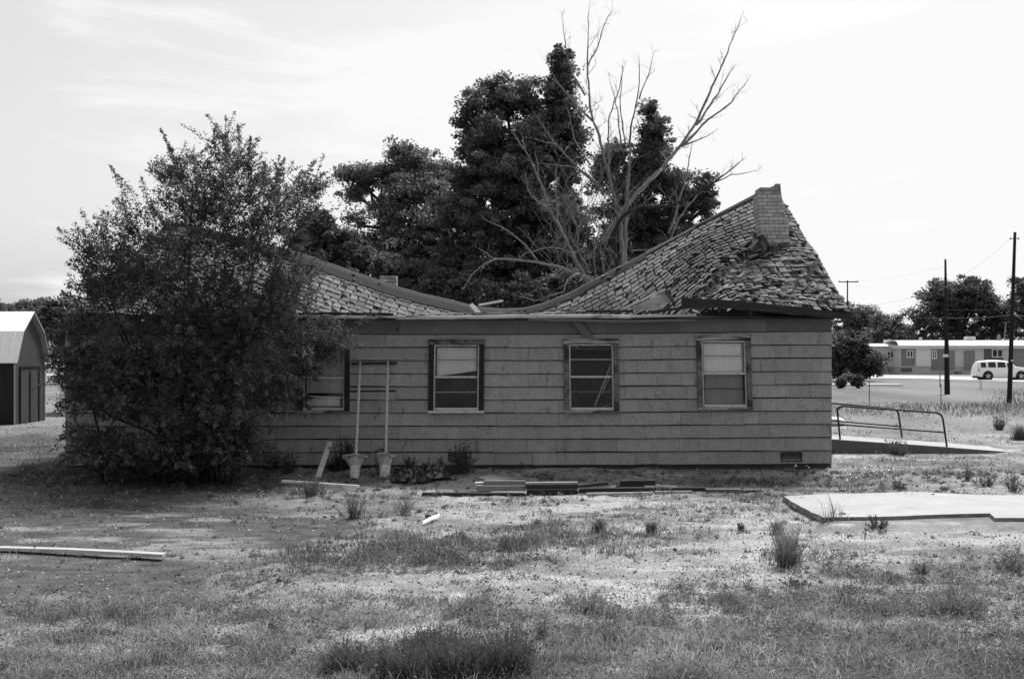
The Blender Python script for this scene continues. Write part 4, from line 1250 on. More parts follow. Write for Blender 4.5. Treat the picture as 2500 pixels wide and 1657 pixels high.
# ------------------------------------------------------------------ trailers
def trailer(px0, px1, Y, roof_py, base_py, label, panels, fascia=0.32, tone=1.0, extra=()):
    x0 = (px0 - 1250) * Y / F; x1 = (px1 - 1250) * Y / F
    zt = H - (roof_py - HOR) * Y / F; zb = H - (base_py - HOR) * Y / F
    t = thing('mobile_home', label, 'mobile home', ((x0 + x1) / 2, Y, zb), 'mobile homes')
    mb = MB(); mb.box(x0, x1, Y, Y + 4.2, zb + 0.6, zt - fascia - 0.002, tone); mb.build('wall', M['trailer'], t)
    mb = MB(); mb.box(x0 + .05, x1 - .05, Y + .08, Y + 4.1, zb - 0.6, zb + 0.598, tone * .85); mb.build('skirting', M['trailer'], t)
    mb = MB(); mb.box(x0 - .3, x1 + .3, Y - .35, Y + 4.5, zt - fascia, zt - fascia * .55, tone); mb.build('fascia', M['trailer'], t)
    mb = MB(); n = 9
    rp_ = [(-.4, -fascia * .58), (.35, -.03), (1.2, .04), (2.1, .08), (3.2, .04), (4.0, -.03), (4.55, -fascia * .58)]
    mb.grid([[(x0 - .35, Y + a, zt + b), (x1 + .35, Y + a, zt + b)] for a, b in rp_])
    mb.box(x0 - .35, x1 + .35, Y - .4, Y - .36, zt - fascia * .70, zt - fascia * .585)
    mb.build('roof', M['white'], t)
    for (a, b, c, d, kind) in panels:
        X0 = (a - 1250) * Y / F; X1 = (b - 1250) * Y / F; Z1 = H - (c - HOR) * Y / F; Z0 = H - (d - HOR) * Y / F
        mb = MB()
        if kind == 'window':
            mb.box(X0, X1, Y - .09, Y - .05, Z0, Z1, 0.3); wdw = mb.build('window', M['car_glass'], t)
            mb = MB(); f = .10
            mb.box(X0 - f, X0, Y - .11, Y - .05, Z0 - f, Z1 + f); mb.box(X1, X1 + f, Y - .11, Y - .05, Z0 - f, Z1 + f); mb.box(X0, X1, Y - .11, Y - .05, Z1, Z1 + f); mb.box(X0, X1, Y - .11, Y - .05, Z0 - f, Z0)
            k = max(2, int((X1 - X0) / .45))
            for j in range(1, k): 
                xx = X0 + (X1 - X0) * j / k; mb.box(xx - .05, xx + .05, Y - .105, Y - .09, Z0, Z1)
            mb.build('window_frame', M['white'], wdw)
        elif kind == 'pale':
            mb.box(X0, X1, Y - .05, Y - .002, Z0, Z1); mb.build('pale_panel', M['white'], t)
        elif kind == 'step':
            mb.box(X0, X1, Y - 1.0, Y - .1, Z0, Z1); mb.build('step', M['trailer_dark'], t)
        else:
            mb.box(X0, X1, Y - .045, Y - .002, Z0, Z1, {'dark': 1.0, 'mid': 1.2, 'shade': .55}[kind]); mb.build('wall_panel', M['trailer_dark'], t)
    for (a, b, c, d) in extra:
        X0 = (a - 1250) * Y / F; X1 = (b - 1250) * Y / F; Z1 = H - (c - HOR) * Y / F; Z0 = H - (d - HOR) * Y / F
        mb = MB(); mb.box(X0, X1, Y + 1.2, Y + 1.2 + (X1 - X0), Z0, Z1); mb.build('roof_unit', M['trailer'], t, bevel=.04)
    return t
trailer(2040, 2197, 141, 840, 908, 'smaller left mobile home with a pale flat roof and one window, behind the dark shrub', [(2166, 2180, 859, 872, 'window'), (2167, 2173, 898, 907, 'dark'), (2178, 2188, 898, 907, 'dark')], 0.35, extra=((2169, 2186, 829, 838),))
t2 = trailer(2199, 2640, 138, 832, 909, 'long right mobile home with a pale overhanging roof and several dark wall panels', [(2200, 2234, 847, 893, 'dark'), (2215, 2227, 857, 871, 'window'), (2237, 2272, 850, 894, 'pale'), (2274, 2309, 853, 902, 'dark'), (2277, 2284, 857, 874, 'window'), (2311, 2331, 856, 902, 'mid'), (2353, 2380, 856, 902, 'mid'),
    (2402, 2449, 848, 893, 'shade'), (2423, 2446, 854, 870, 'window'), (2472, 2600, 848, 893, 'mid'), (2199, 2226, 898, 907, 'shade'), (2330, 2341, 906, 912, 'step')], 0.85, extra=((2370, 2392, 821, 834), (2254, 2260, 823, 833)))
mb = MB(); mb.tube([W(2452, 830, 139.5), W(2456, 786, 139.5)], 0.06, 6); mb.beam(W(2448, 787, 139.5), W(2466, 786.5, 139.5), .06, .06)
tag(mb.build('antenna_mast', M['greywood']), 'thin antenna mast on the roof of the right mobile home beside the tallest pole', 'antenna')
mb = MB(); c = W(2440, 826, 139.5)
for i in range(8):
    pass
mb.grid([[(c.x + .35 * r_ * math.cos(th) * .6, c.y + .2 * r_ * r_, c.z + .5 * r_ * math.sin(th)) for th in np.linspace(0, 2 * math.pi, 17)] for r_ in (0.02, .35, .7, 1.0)]); mb.tube([c, c + Vector((0.1, .2, -.9))], .04, 6)
tag(mb.build('satellite_dish', M['greywood']), 'small grey satellite dish on the right mobile home left of the antenna mast', 'dish')

# ------------------------------------------------------------------ barn shaped shed at the left, lower shed behind
bs = thing('barn_shed', 'dark shed with a barn shaped pale metal roof and double doors at the left edge', 'shed', (-17.5, 41.2, 0))
YA, YM, YC, XG, XW = 40.1, 41.4, 42.7, -15.6, -21.5
g0 = -0.05
prof = [(YA, 1.95), (YA + .42, 2.87), (YM, 3.45), (YC - .42, 2.87), (YC, 1.95)]
mb = MB()
mb.face([(XG, YA, g0), (XG, YC, g0), (XG, YC, 1.97), (XG, YC - .45, 2.83), (XG, YM, 3.40), (XG, YA + .45, 2.83), (XG, YA, 1.97)], 1.0)
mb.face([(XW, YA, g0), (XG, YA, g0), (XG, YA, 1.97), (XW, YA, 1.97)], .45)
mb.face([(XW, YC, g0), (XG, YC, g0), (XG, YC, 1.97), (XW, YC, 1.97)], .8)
mb.build('wall', M['barn_wall'], bs)
mb = MB()
ov = [(YA - .14, 1.93), (YA + .40, 2.90), (YM, 3.55), (YC - .40, 2.90), (YC + .14, 1.93)]
xo = XG + .16
for (a, b) in zip(ov[:-1], ov[1:]):
    mb.hexa([(XW, a[0], a[1]), (xo, a[0], a[1]), (xo, b[0], b[1]), (XW, b[0], b[1]), (XW, a[0], a[1] + .04), (xo, a[0], a[1] + .04), (xo, b[0], b[1] + .04), (XW, b[0], b[1] + .04)], 1.0, [.3, 1, 1, .5, 1, 1])
for i in range(19):
    x = XW + .2 + i * .31
    for (a, b) in zip(ov[:2], ov[1:3]):
        mb.beam((x, a[0] - .005, a[1] + .045), (x, b[0] - .005, b[1] + .045), .02, .015, (0, -.7, .7))
mb.build('roof', M['barn_roof'], bs)
mb = MB()
for y in (YA + .46, YA + 1.28, YA + 2.06):
    mb.beam((XG + .02, y, 0.0), (XG + .02, y, 1.78), .04, .07, (0, 1, 0), .25)
mb.beam((XG + .02, YA + .42, 1.80), (XG + .02, YA + 2.1, 1.80), .04, .05, (0, 0, 1), .25)
mb.build('door_batten', M['pole'], bs)
mb = MB(); mb.box(XG + .003, XG + .012, YA + .50, YA + 1.24, .03, 1.75); mb.build('door', M['barn_wall'], bs)
mb = MB(); mb.box(XG + .003, XG + .012, YA + 1.32, YA + 2.02, .03, 1.75); mb.build('door', M['barn_wall'], bs)
mb = MB()
mb.beam((XG + .012, YA + .0, g0), (XG + .012, YA + .0, 1.9), .03, .05, (0, 1, 0)); mb.beam((XG + .012, YC, g0), (XG + .012, YC, 1.9), .03, .05, (0, 1, 0))
mb.build('corner_trim', M['greywood'], bs)
ls = thing('low_shed', 'low pale roofed shed half hidden between the barn shed and the bush', 'shed', (-15.2, 47, 0))
a = W(108, 876, 46); b = W(262, 900, 46)
mb = MB(); mb.hexa([(a.x, 46, b.z), (b.x, 46, b.z), (b.x, 50, a.z + .05), (a.x, 50, a.z + .05), (a.x, 46, b.z + .07), (b.x, 46, b.z + .07), (b.x, 50, a.z + .45), (a.x, 50, a.z + .45)]); mb.build('roof', M['white'], ls)
mb = MB(); mb.box(a.x, b.x, 49.6, 49.9, -.1, b.z - .02); mb.box(b.x - .2, b.x - .1, 46.3, 49.5, -.1, b.z - .02); mb.build('wall', M['barn_wall'], ls)
q0, q1 = W(148, 940, 46.2), W(160, 940, 46.2)
mb = MB(); mb.box(q0.x, q1.x, 46.1, 46.3, -.1, b.z - .01); mb.build('post', M['white'], ls)
# ------------------------------------------------------------------ foliage
def leaf_quads(P, size, flat=0.0, asp=0.55, dirs=None):
    "two-triangle leaves, one rhombus per point"
    n = len(P)
    nrm = RG.normal(size=(n, 3)); nrm[:, 2] = nrm[:, 2] * (1 - flat) + flat * 1.2 * np.sign(nrm[:, 2] + 1e-9)
    nrm /= np.linalg.norm(nrm, axis=1)[:, None]
    d = RG.normal(size=(n, 3)) if dirs is None else dirs + RG.normal(size=(n, 3)) * 0.45
    u = d - nrm * (d * nrm).sum(1)[:, None]
    u /= np.maximum(np.linalg.norm(u, axis=1), 1e-6)[:, None]
    v = np.cross(nrm, u)
    s = size * RG.uniform(0.6, 1.35, n)[:, None] if np.isscalar(size) else size[:, None]
    V = np.empty((n, 4, 3))
    V[:, 0] = P - u * s; V[:, 1] = P + v * s * asp; V[:, 2] = P + u * s; V[:, 3] = P - v * s * asp
    return V.reshape(-1, 3)

def lobe_points(lobes, n_cl, per, cr, shell=0.45, sub=9):
    "leaf positions: boughs inside ellipsoids (px, py, rx px, ry px, Y, depth m), clumps on the boughs, leaves in the clumps"
    L = np.array(lobes, float)
    sc = L[:, 4] / F
    c = np.stack([(L[:, 0] - 1250) * sc, L[:, 4], H - (L[:, 1] - HOR) * sc], -1)
    rad = np.stack([L[:, 2] * sc, L[:, 5], L[:, 3] * sc], -1)
    B = []; BR_ = []
    for q in range(len(L)):
        m = sub
        d = RG.normal(size=(m, 3)); d /= np.linalg.norm(d, axis=1)[:, None]
        B.append(c[q] + d * rad[q] * RG.uniform(.2, .82, m)[:, None]); BR_.append(np.repeat(rad[q][None] * RG.uniform(.34, .58, m)[:, None], 1, 0))
    B = np.concatenate(B); BR_ = np.concatenate(BR_)
    wgt = BR_[:, 0] * BR_[:, 2]
    pick = RG.choice(len(B), n_cl, p=wgt / wgt.sum())
    d = RG.normal(size=(n_cl, 3)); d /= np.linalg.norm(d, axis=1)[:, None]
    C = B[pick] + d * BR_[pick] * (RG.uniform(0, 1, n_cl) ** shell)[:, None]
    loose = RG.uniform(size=n_cl) < .60
    lp_ = RG.choice(len(L), n_cl, p=L[:, 2] * L[:, 3] / (L[:, 2] * L[:, 3]).sum())
    C = np.where(loose[:, None], c[lp_] + d * rad[lp_] * (RG.uniform(0, 1, n_cl) ** .5 * (1.0 + .14 * RG.normal(size=n_cl)))[:, None], C)
    crs = cr * RG.uniform(0.35, 1.35, n_cl)
    e = RG.normal(size=(n_cl, per, 3)); e /= np.linalg.norm(e, axis=2)[:, :, None]
    P = C[:, None, :] + e * (RG.uniform(0, 1, (n_cl, per)) ** .5)[:, :, None] * crs[:, None, None] * np.array([1.35, 1.35, 0.8])
    tone = (0.55 + 0.9 * RG.uniform(size=n_cl))[:, None] * RG.uniform(0.65, 1.45, (n_cl, per))
    return P.reshape(-1, 3), tone.reshape(-1), C

def limb_tree(base, trunk_top, targets, r0, matl, parent, wob=0.25, name='trunk'):
    mb = MB()
    base = Vector(base); trunk_top = Vector(trunk_top)
    pts = [base.lerp(trunk_top, t) + Vector((random.gauss(0, wob * .3), random.gauss(0, wob * .3), 0)) * (0 if t == 0 else 1) for t in (0, .25, .5, .75, 1)]
    mb.tube(pts, [r0, r0 * .85, r0 * .75, r0 * .65, r0 * .55], 10)
    for T in targets:
        T = Vector(T); s = pts[random.choice((2, 3, 4))]
        m1 = s.lerp(T, .35) + Vector((random.gauss(0, wob), random.gauss(0, wob), wob * .8)); m2 = s.lerp(T, .7) + Vector((random.gauss(0, wob), random.gauss(0, wob), wob * .5))
        mb.tube([s, m1, m2, T], [r0 * .4, r0 * .3, r0 * .2, r0 * .06], 6)
        for q in range(3):
            e = m2 + (T - m2) * random.uniform(.2, .9) + Vector((random.gauss(0, 1), random.gauss(0, 1), random.gauss(.3, .8))) * wob * 1.0
            mb.tube([m2, m2.lerp(e, .5) + Vector((0, 0, wob * .2)), e], [r0 * .14, r0 * .09, r0 * .03], 5)
    return mb.build(name, matl, parent, smooth=True)

def tree(name, label, lobes, n_cl, per, leaf, cr, matl, bpx, bY, r0=0.25, group='trees behind the house', cat='tree', extra=None, top=None, bark='bark_dark', ground=None):
    base = Vector(((bpx - 1250) * bY / F, bY, -0.2 if ground is None else ground))
    t = thing(name, label, cat, base, group)
    P, tone, C = lobe_points(lobes, n_cl, per, cr, sub=12 if n_cl > 500 else 30)
    if extra is not None: P, tone = extra(P, tone)
    nmesh('crown', leaf_quads(P, leaf, flat=.35), 4, matl, tone, t)
    cs = [W(l[0], l[1], l[4]) for l in lobes]
    cen = sum(cs, Vector()) / len(cs)
    tp = W(*top, bY) if top else Vector((base.x * .6 + cen.x * .4, bY, base.z + (cen.z - base.z) * .75))
    limb_tree(base, tp, [c for c in cs], r0, M[bark], t, 0.3)
    return t

tree('broad_tree', 'tallest dark dense leafy tree behind the middle of the house, with a pointed top',
     [(1372, 135, 22, 40, 45, .6), (1368, 180, 36, 50, 45, 1), (1368, 225, 44, 50, 45, 1), (1372, 275, 52, 70, 45, 1.3), (1290, 250, 75, 55, 45, 1.5), (1235, 235, 58, 55, 45, 1.4), (1195, 215, 34, 28, 45, .8), (1165, 255, 45, 40, 44.5, 1), (1130, 298, 28, 24, 44.5, .6), (1165, 350, 50, 50, 44.5, 1.2), (1150, 430, 55, 60, 44.5, 1.3), (1410, 330, 34, 60, 45, 1), (1330, 320, 60, 60, 45, 1.3), (1120, 520, 60, 60, 44, 1.4), (1110, 620, 60, 60, 44, 1.4), (1190, 330, 60, 60, 44, 1.5), (1290, 370, 95, 90, 44.5, 2), (1385, 400, 45, 80, 45, 1.3),
      (1215, 440, 80, 75, 44, 2), (1300, 500, 110, 90, 44, 2), (1190, 550, 85, 90, 43.5, 2), (1300, 620, 130, 80, 44, 2), (1180, 670, 110, 60, 43.5, 2), (1390, 560, 70, 110, 45, 1.6), (1420, 670, 90, 70, 45, 1.6), (1250, 720, 170, 50, 44, 2)],
     2500, 72, 0.062, 0.25, M['leaf_dark'], 1300, 46, 0.4)
tree('feathery_tree', 'paler loose feathery tree behind the left half of the house, left of the tallest tree',
     [(980, 385, 48, 45, 50, 1), (1030, 395, 45, 30, 50, 1), (935, 430, 45, 50, 50, 1), (1075, 420, 40, 35, 50, 1), (885, 425, 40, 30, 50, .9), (845, 430, 25, 22, 50, .7), (860, 475, 34, 30, 50, .8), (1010, 470, 75, 50, 49, 1.5), (1090, 490, 60, 55, 49, 1.5), (950, 510, 60, 40, 49, 1.2), (1060, 560, 100, 55, 48, 1.6), (960, 560, 50, 40, 48, 1.2), (985, 620, 90, 45, 48, 1.5), (1090, 640, 100, 60, 48, 1.5), (900, 600, 50, 35, 48, 1.2), (870, 540, 24, 22, 48, .6)],
     1150, 62, 0.062, 0.30, M['leaf_mid'], 985, 49, 0.26, top=(960, 600))
tree('broad_tree', 'dark leafy tree behind the bare dead tree, its narrow top right of the bare trunk',
     [(1582, 270, 16, 30, 47, .5), (1595, 315, 30, 45, 47, .8), (1605, 375, 32, 55, 47, 1), (1575, 400, 40, 60, 47, 1.2), (1555, 450, 60, 60, 47, 1.3), (1500, 380, 35, 40, 47, 1), (1480, 420, 40, 55, 47, 1.1), (1630, 450, 50, 45, 47, 1.2), (1540, 530, 90, 60, 47, 1.5), (1660, 500, 45, 45, 47, 1), (1720, 450, 26, 34, 47, .8), (1720, 500, 34, 45, 47, .9), (1640, 570, 100, 40, 47, 1.4), (1500, 600, 70, 60, 47, 1.4), (1600, 620, 90, 50, 47, 1.4), (1480, 690, 120, 60, 46, 1.5)],
     1350, 68, 0.062, 0.25, M['leaf_dark'], 1590, 48, 0.32)
tree('small_tree', 'low dark rounded tree between the big bush and the left end of the sagging ridge',
     [(830, 590, 50, 40, 42, 1), (780, 560, 45, 50, 42, 1), (880, 620, 50, 30, 42, 1), (800, 640, 80, 40, 42, 1.2), (745, 600, 50, 60, 42, 1), (940, 660, 110, 36, 42, 1.2), (1020, 690, 80, 30, 42, 1.2)], 420, 80, 0.07, 0.24, M['leaf_dark'], 815, 42.5, 0.14)
tree('small_tree', 'low dark tree whose crown shows over the lowest dip of the roof', [(1080, 700, 60, 40, 41, 1), (1190, 720, 90, 40, 41, 1), (1300, 720, 80, 40, 41, 1), (1390, 700, 60, 45, 41, 1)], 420, 80, 0.07, 0.24, M['leaf_dark'], 1230, 41.5, 0.12)

# bare dead tree, branches traced at their own depths
dt = thing('dead_tree', 'bare pale dead tree with spreading leafless limbs behind the sunken roof', 'tree', ((1505 - 1250) * 36.5 / F, 36.5, -0.1), 'trees behind the house')
def T(x, y): return (700 + x / 1.96, y / 1.96)
BR = [  # (points in crop pixels, thickness px start/end, depth offset start/end)
 ([(1590, 1640), (1600, 1400), (1605, 1250), (1600, 1100), (1575, 980), (1540, 850), (1500, 660), (1465, 580), (1445, 450), (1440, 310), (1480, 245), (1525, 100), (1555, 55)], 34, 3, 0, 0),
 ([(1440, 310), (1443, 150), (1445, 50)], 8, 2, 0, .2),
 ([(1465, 580), (1380, 500), (1300, 400), (1250, 310)], 14, 3, 0, -1),
 ([(1430, 450), (1370, 360), (1335, 260), (1325, 100)], 12, 2, 0, -.8),
 ([(1600, 1420), (1575, 1240), (1560, 1120), (1610, 1030), (1690, 990), (1850, 985), (1950, 930), (2050, 870), (2165, 780)], 40, 4, 0, -1.5),
 ([(2050, 870), (2120, 840), (2200, 825), (2240, 815)], 8, 2, -1.2, -1.5),
 ([(1510, 1160), (1555, 1080), (1640, 970), (1720, 880), (1800, 800), (1890, 690), (1960, 590), (2040, 410), (2130, 200), (2170, 95)], 34, 3, .3, 1.5),
 ([(1960, 600), (2060, 450), (2120, 350), (2135, 320)], 14, 3, 1.1, 1.3),
 ([(1890, 700), (2010, 580), (2130, 490), (2205, 385)], 16, 3, 1, 1.8),
 ([(1885, 700), (1960, 675), (2045, 630)], 12, 2, 1, .6),
 ([(1800, 800), (1760, 850), (1690, 900)], 12, 4, .8, .3),
 ([(1615, 1300), (1625, 1000), (1640, 800), (1645, 600), (1680, 470), (1690, 290)], 26, 3, .4, .9),
 ([(1685, 470), (1730, 370), (1755, 265)], 8, 2, .8, 1),
 ([(1545, 860), (1540, 560), (1590, 430), (1612, 315)], 12, 3, .1, .6),
 ([(1600, 690), (1585, 560), (1548, 380)], 9, 2, .3, .2),
 ([(1620, 700), (1595, 500), (1610, 330)], 9, 2, .4, .9),
 ([(1480, 1400), (1410, 1300), (1330, 1130), (1260, 1010), (1210, 850), (1140, 720), (1090, 650), (1078, 600)], 24, 4, -.3, -2),
 ([(1260, 1010), (1160, 930), (1140, 830)], 11, 3, -1, -1.6),
 ([(1300, 1060), (1285, 850), (1300, 770), (1350, 700)], 10, 3, -.8, -.5),
 ([(1140, 720), (1130, 670)], 9, 3, -1.8, -1.8),
 ([(1205, 840), (1195, 740)], 7, 2, -1.6, -1.5),
 ([(1520, 930), (1480, 880), (1330, 740), (1240, 630), (1180, 530)], 15, 3, 0, -1.6),
 ([(1330, 740), (1290, 690), (1170, 665)], 8, 2, -.8, -1.6),
 ([(1480, 880), (1380, 800), (1210, 780)], 8, 2, -.3, -1.2),
 ([(1450, 790), (1380, 680), (1345, 520)], 9, 2, -.2, .2),
 ([(1500, 1380), (1440, 1330), (1320, 1280), (1210, 1255), (1110, 1245), (990, 1235), (900, 1300), (850, 1370)], 22, 3, -.3, -2.2),
 ([(1210, 1255), (1130, 1160), (1040, 1090), (960, 1060)], 11, 3, -1, -1.8),
 ([(990, 1240), (920, 1190)], 6, 2, -1.6, -1.8),
 ([(1380, 1210), (1260, 1180), (1150, 1210), (1090, 1250)], 9, 2, -.5, -1.4),
 ([(1400, 1310), (1350, 1330), (1330, 1390), (1190, 1440), (1120, 1420)], 14, 3, -1, -2),
 ([(1800, 1300), (1840, 1130), (1870, 1050), (1960, 940)], 16, 4, 1, 1.4),
 ([(1830, 1120), (1880, 960), (1910, 850), (1940, 690)], 15, 3, 1, 1.6),
 ([(1400, 1100), (1340, 1000), (1420, 900), (1470, 840)], 9, 3, .3, .2),
 ([(1390, 1130), (1380, 1040), (1350, 990)], 9, 2, .3, .6),
 ([(1820, 970), (1860, 910)], 6, 2, -.6, -.8),
 ([(1600, 1010), (1560, 950), (1520, 900)], 16, 6, 0, -.3),
 ([(1640, 1200), (1690, 1200), (1740, 1195)], 7, 3, .3, .2),
 ([(1480, 1320), (1470, 1200), (1500, 1080)], 9, 3, -.4, 0), ([(1520, 1300), (1500, 1180), (1540, 1060)], 8, 3, .3, .2), ([(1450, 1290), (1390, 1200), (1400, 1080), (1460, 960)], 8, 2, -.3, .4),
]
mbl, mbd = MB(), MB()
SCL = 36.5 / F
def tw(mb, p, d, l, r, dep):
    if dep == 0 or l < 0.06: return
    n = 4; pts = [p]; dd = d.copy()
    for k in range(n):
        dd = (dd + Vector((random.gauss(0, .16), random.gauss(0, .16), random.gauss(0.05, .13)))).normalized()
        pts.append(pts[-1] + dd * l / n)
    mb.tube(pts, [r * (1 - .75 * k / n) for k in range(n + 1)], 4, cap=False)
    for k in range(random.choice((1, 2, 3))):
        i = random.randint(1, n)
        nd = (dd + Vector((random.gauss(0, .6), random.gauss(0, .5), random.gauss(0.1, .45)))).normalized()
        tw(mb, pts[i], nd, l * random.uniform(.4, .7), r * .6, dep - 1)
for bi, (pts, t0, t1, d0, d1) in enumerate(BR):
    n = len(pts)
    P3 = []
    for k, p in enumerate(pts):
        t = k / (n - 1)
        P3.append(W(*T(*p), 36.5 + d0 + (d1 - d0) * t))
    # resample with slight knots
    Q = []; rad = []
    lens = [0]
    for a, b in zip(P3[:-1], P3[1:]): lens.append(lens[-1] + (b - a).length)
    tot = lens[-1]; m = max(4, int(tot / .22))
    for k in range(m + 1):
        s = tot * k / m; i = min(max(j for j in range(n) if lens[j] <= s + 1e-9), n - 2)
        t = (s - lens[i]) / (lens[i + 1] - lens[i])
        p = P3[i].lerp(P3[i + 1], t)
        Q.append(p + Vector((random.gauss(0, .012), random.gauss(0, .03), random.gauss(0, .012))))
        rad.append((t0 + (t1 - t0) * (k / m) ** .8) / 1.96 * SCL / 2 * .82 * random.uniform(.85, 1.2) + 0.003)
    mb = mbd if bi in (4,) else mbl
    mb.tube(Q, rad, 8)
    for k in range(2, m + 1):
        if random.random() < (.75 if rad[k] < .05 else .4):
            d = (Q[k] - Q[k - 1]).normalized()
            nd = (d + Vector((random.gauss(0, .7), random.gauss(0, .6), random.gauss(.15, .5)))).normalized()
            tw(mbl, Q[k], nd, random.uniform(.25, .85) * (1 if rad[k] < .05 else .7) * (1 - .5 * k / m), min(rad[k] * .5, .013) , 3)
    tw(mbl, Q[-1], (Q[-1] - Q[-2]).normalized(), .22, max(rad[-1] * .8, .008), 3)
for k in range(60):   # tangle of suckers round the fork
    x = random.uniform(1280, 1620); y = random.uniform(950, 1330)
    p = W(*T(x, y), 36.5 + random.uniform(-.5, .6))
    tw(mbl, p, Vector((random.gauss(0, .5), random.gauss(0, .3), 1)).normalized(), random.uniform(.8, 1.8), .014, 3)
tr_ = mbl.build('limbs', M['bark'], dt, smooth=True)
mbd.build('dark_limb', M['bark_dark'], dt, smooth=True)

# ------------------------------------------------------------------ the big bush in front of the left end
YB_ = 23.75
bb = thing('overgrown_bush', 'huge dark overgrown bush covering the left end of the house', 'bush', ((455 - 1250) * YB_ / F, YB_, -0.15))
lob = [(450, 620, 170, 130, 24.0, 1.5), (300, 660, 100, 90, 24.0, 1.1), (560, 520, 120, 120, 24.1, 1.4), (470, 480, 95, 85, 24.0, 1.2), (640, 560, 105, 105, 24.0, 1.2), (735, 500, 55, 60, 24.0, .9), (770, 455, 34, 40, 24.0, .6), (245, 690, 70, 70, 23.9, .9), (225, 600, 45, 50, 23.9, .7), (420, 800, 210, 140, 23.8, 1.2), (620, 780, 150, 110, 23.8, 1.0), (700, 690, 70, 80, 23.8, .8), (735, 850, 75, 45, 24.1, .5), (800, 825, 45, 22, 24.3, .3),
       (330, 930, 150, 110, 23.7, 1.0), (560, 930, 130, 90, 23.6, .9), (670, 960, 65, 50, 23.8, .6), (215, 870, 70, 50, 23.7, .8), (200, 960, 50, 60, 23.7, .8), (230, 1080, 70, 60, 23.6, .8), (350, 1100, 120, 45, 23.5, .7), (520, 1080, 110, 60, 23.6, .8), (580, 400, 50, 45, 24.0, .7), (545, 360, 32, 38, 24.0, .5), (420, 420, 36, 45, 24.0, .6), (655, 430, 34, 40, 24.0, .6), (300, 540, 45, 45, 24, .7), (430, 1120, 140, 42, 23.1, .5), (570, 1105, 85, 48, 23.1, .5), (290, 1120, 120, 42, 23.1, .5), (500, 1030, 140, 60, 23.0, .5), (195, 800, 50, 60, 23.9, .6), (170, 890, 40, 55, 23.8, .6), (790, 845, 65, 30, 24.3, .3), (735, 895, 40, 34, 24.2, .3), (830, 815, 40, 18, 24.3, .25)]
P, tone, C = lobe_points(lob, 3600, 50, 0.16, 0.5, 16)
kp = RG.uniform(size=len(P)) < 1 - .55 * smooth(3.0, 4.6, P[:, 2])
P, tone = P[kp], tone[kp]
shoots = []
def shoot(a, b, Y0, dY, n=70, spread=.045, bend=.1):
    a3 = W(a[0], a[1], Y0); b3 = W(b[0], b[1], Y0 + dY)
    mid = a3.lerp(b3, .55) + Vector((random.gauss(0, bend), random.gauss(0, bend), bend * .6))
    pts = [a3 * (1 - t) ** 2 + mid * 2 * t * (1 - t) + b3 * t * t for t in np.linspace(0, 1, 7)]
    shoots.append(pts)
    t = RG.uniform(0.0, 1.0, n)
    tt = t * 6; i = np.minimum(tt.astype(int), 5); f = (tt - i)[:, None]
    arr = np.array([tuple(p) for p in pts])
    base = arr[i] * (1 - f) + arr[i + 1] * f
    return base + RG.normal(size=(n, 3)) * (spread * (1.25 - t * .95))[:, None]
ex = []
for a, b, n in [((225, 600), (178, 545), 60), ((255, 620), (196, 510), 90), ((335, 540), (268, 402), 150), ((345, 520), (285, 425), 90), ((425, 490), (392, 316), 220), ((440, 470), (408, 350), 120), ((545, 420), (530, 300), 120), ((570, 430), (580, 305), 200), ((590, 430), (612, 340), 140), ((560, 430), (548, 330), 140), ((640, 500), (645, 395), 130), ((660, 500), (695, 385), 160), ((670, 520), (672, 400), 140), ((750, 480), (770, 392), 110), ((740, 480), (735, 420), 80), ((770, 470), (800, 420), 80),
                ((225, 640), (140, 555), 60), ((240, 700), (160, 640), 120), ((240, 720), (165, 700), 110), ((220, 860), (130, 850), 130), ((215, 900), (125, 880), 110), ((200, 960), (160, 930), 60), ((200, 1040), (140, 1080), 90), ((210, 1100), (140, 1150), 100),
                ((740, 820), (870, 815), 120), ((740, 850), (850, 850), 140), ((730, 800), (820, 780), 140), ((760, 870), (830, 900), 90), ((680, 950), (760, 1000), 110), ((660, 900), (750, 960), 140), ((700, 880), (740, 920), 90), ((640, 990), (660, 1060), 90), ((330, 560), (300, 470), 90), ((480, 460), (470, 380), 110), ((500, 450), (505, 390), 90), ((370, 520), (345, 430), 90), ((600, 470), (640, 420), 90), ((470, 470), (440, 400), 90)]:
    ex.append(shoot(a, b, 23.9 if b[0] < 700 else 24.1, random.uniform(-.3, .3), int(n * 1.9), .05 if b[1] < 700 else .06))
LB = np.array(lob, float); pw_ = LB[:, 2] * LB[:, 3]; pw_ = pw_ / pw_.sum()
for k in range(1700):    # arching sprays all over the outside, drooping low down
    l = lob[int(RG.choice(len(lob), p=pw_))]
    th = random.uniform(0, 2 * math.pi); rr = random.random() ** .5
    ax, ay = math.cos(th) * rr, math.sin(th) * rr            # position on the disc facing the viewer
    front = math.sqrt(max(0, 1 - rr * rr))
    a = (l[0] + l[2] * .85 * ax, l[1] - l[3] * .85 * ay)
    ln = random.uniform(28, 80)
    low = a[1] > 820
    b = (a[0] + ln * (ax * .8 + random.gauss(0, .35)), a[1] - ln * ((.75 if not low else -.35) * random.uniform(.3, 1) + .3 * ay))
    if b[1] > 1165: continue
    ex.append(shoot(a, b, max(22.3, l[4] - l[5] * .8 * front - .1), random.uniform(-.45, .05), 52, .042, .06))
E = np.concatenate(ex)
P = np.concatenate([P, E]); tone = np.concatenate([tone * .8, np.concatenate([RG.uniform(.6, 1.5, len(q)) * random.uniform(.6, 1.9) for q in ex])])
ok = ~((P[:, 1] > 24.72) & (P[:, 2] < 3.02)) & (P[:, 2] > -0.12) & ~((P[:, 1] > 25.1) & (P[:, 2] < 3.4) & (P[:, 0] > -8.8))
P, tone = P[ok], tone[ok]
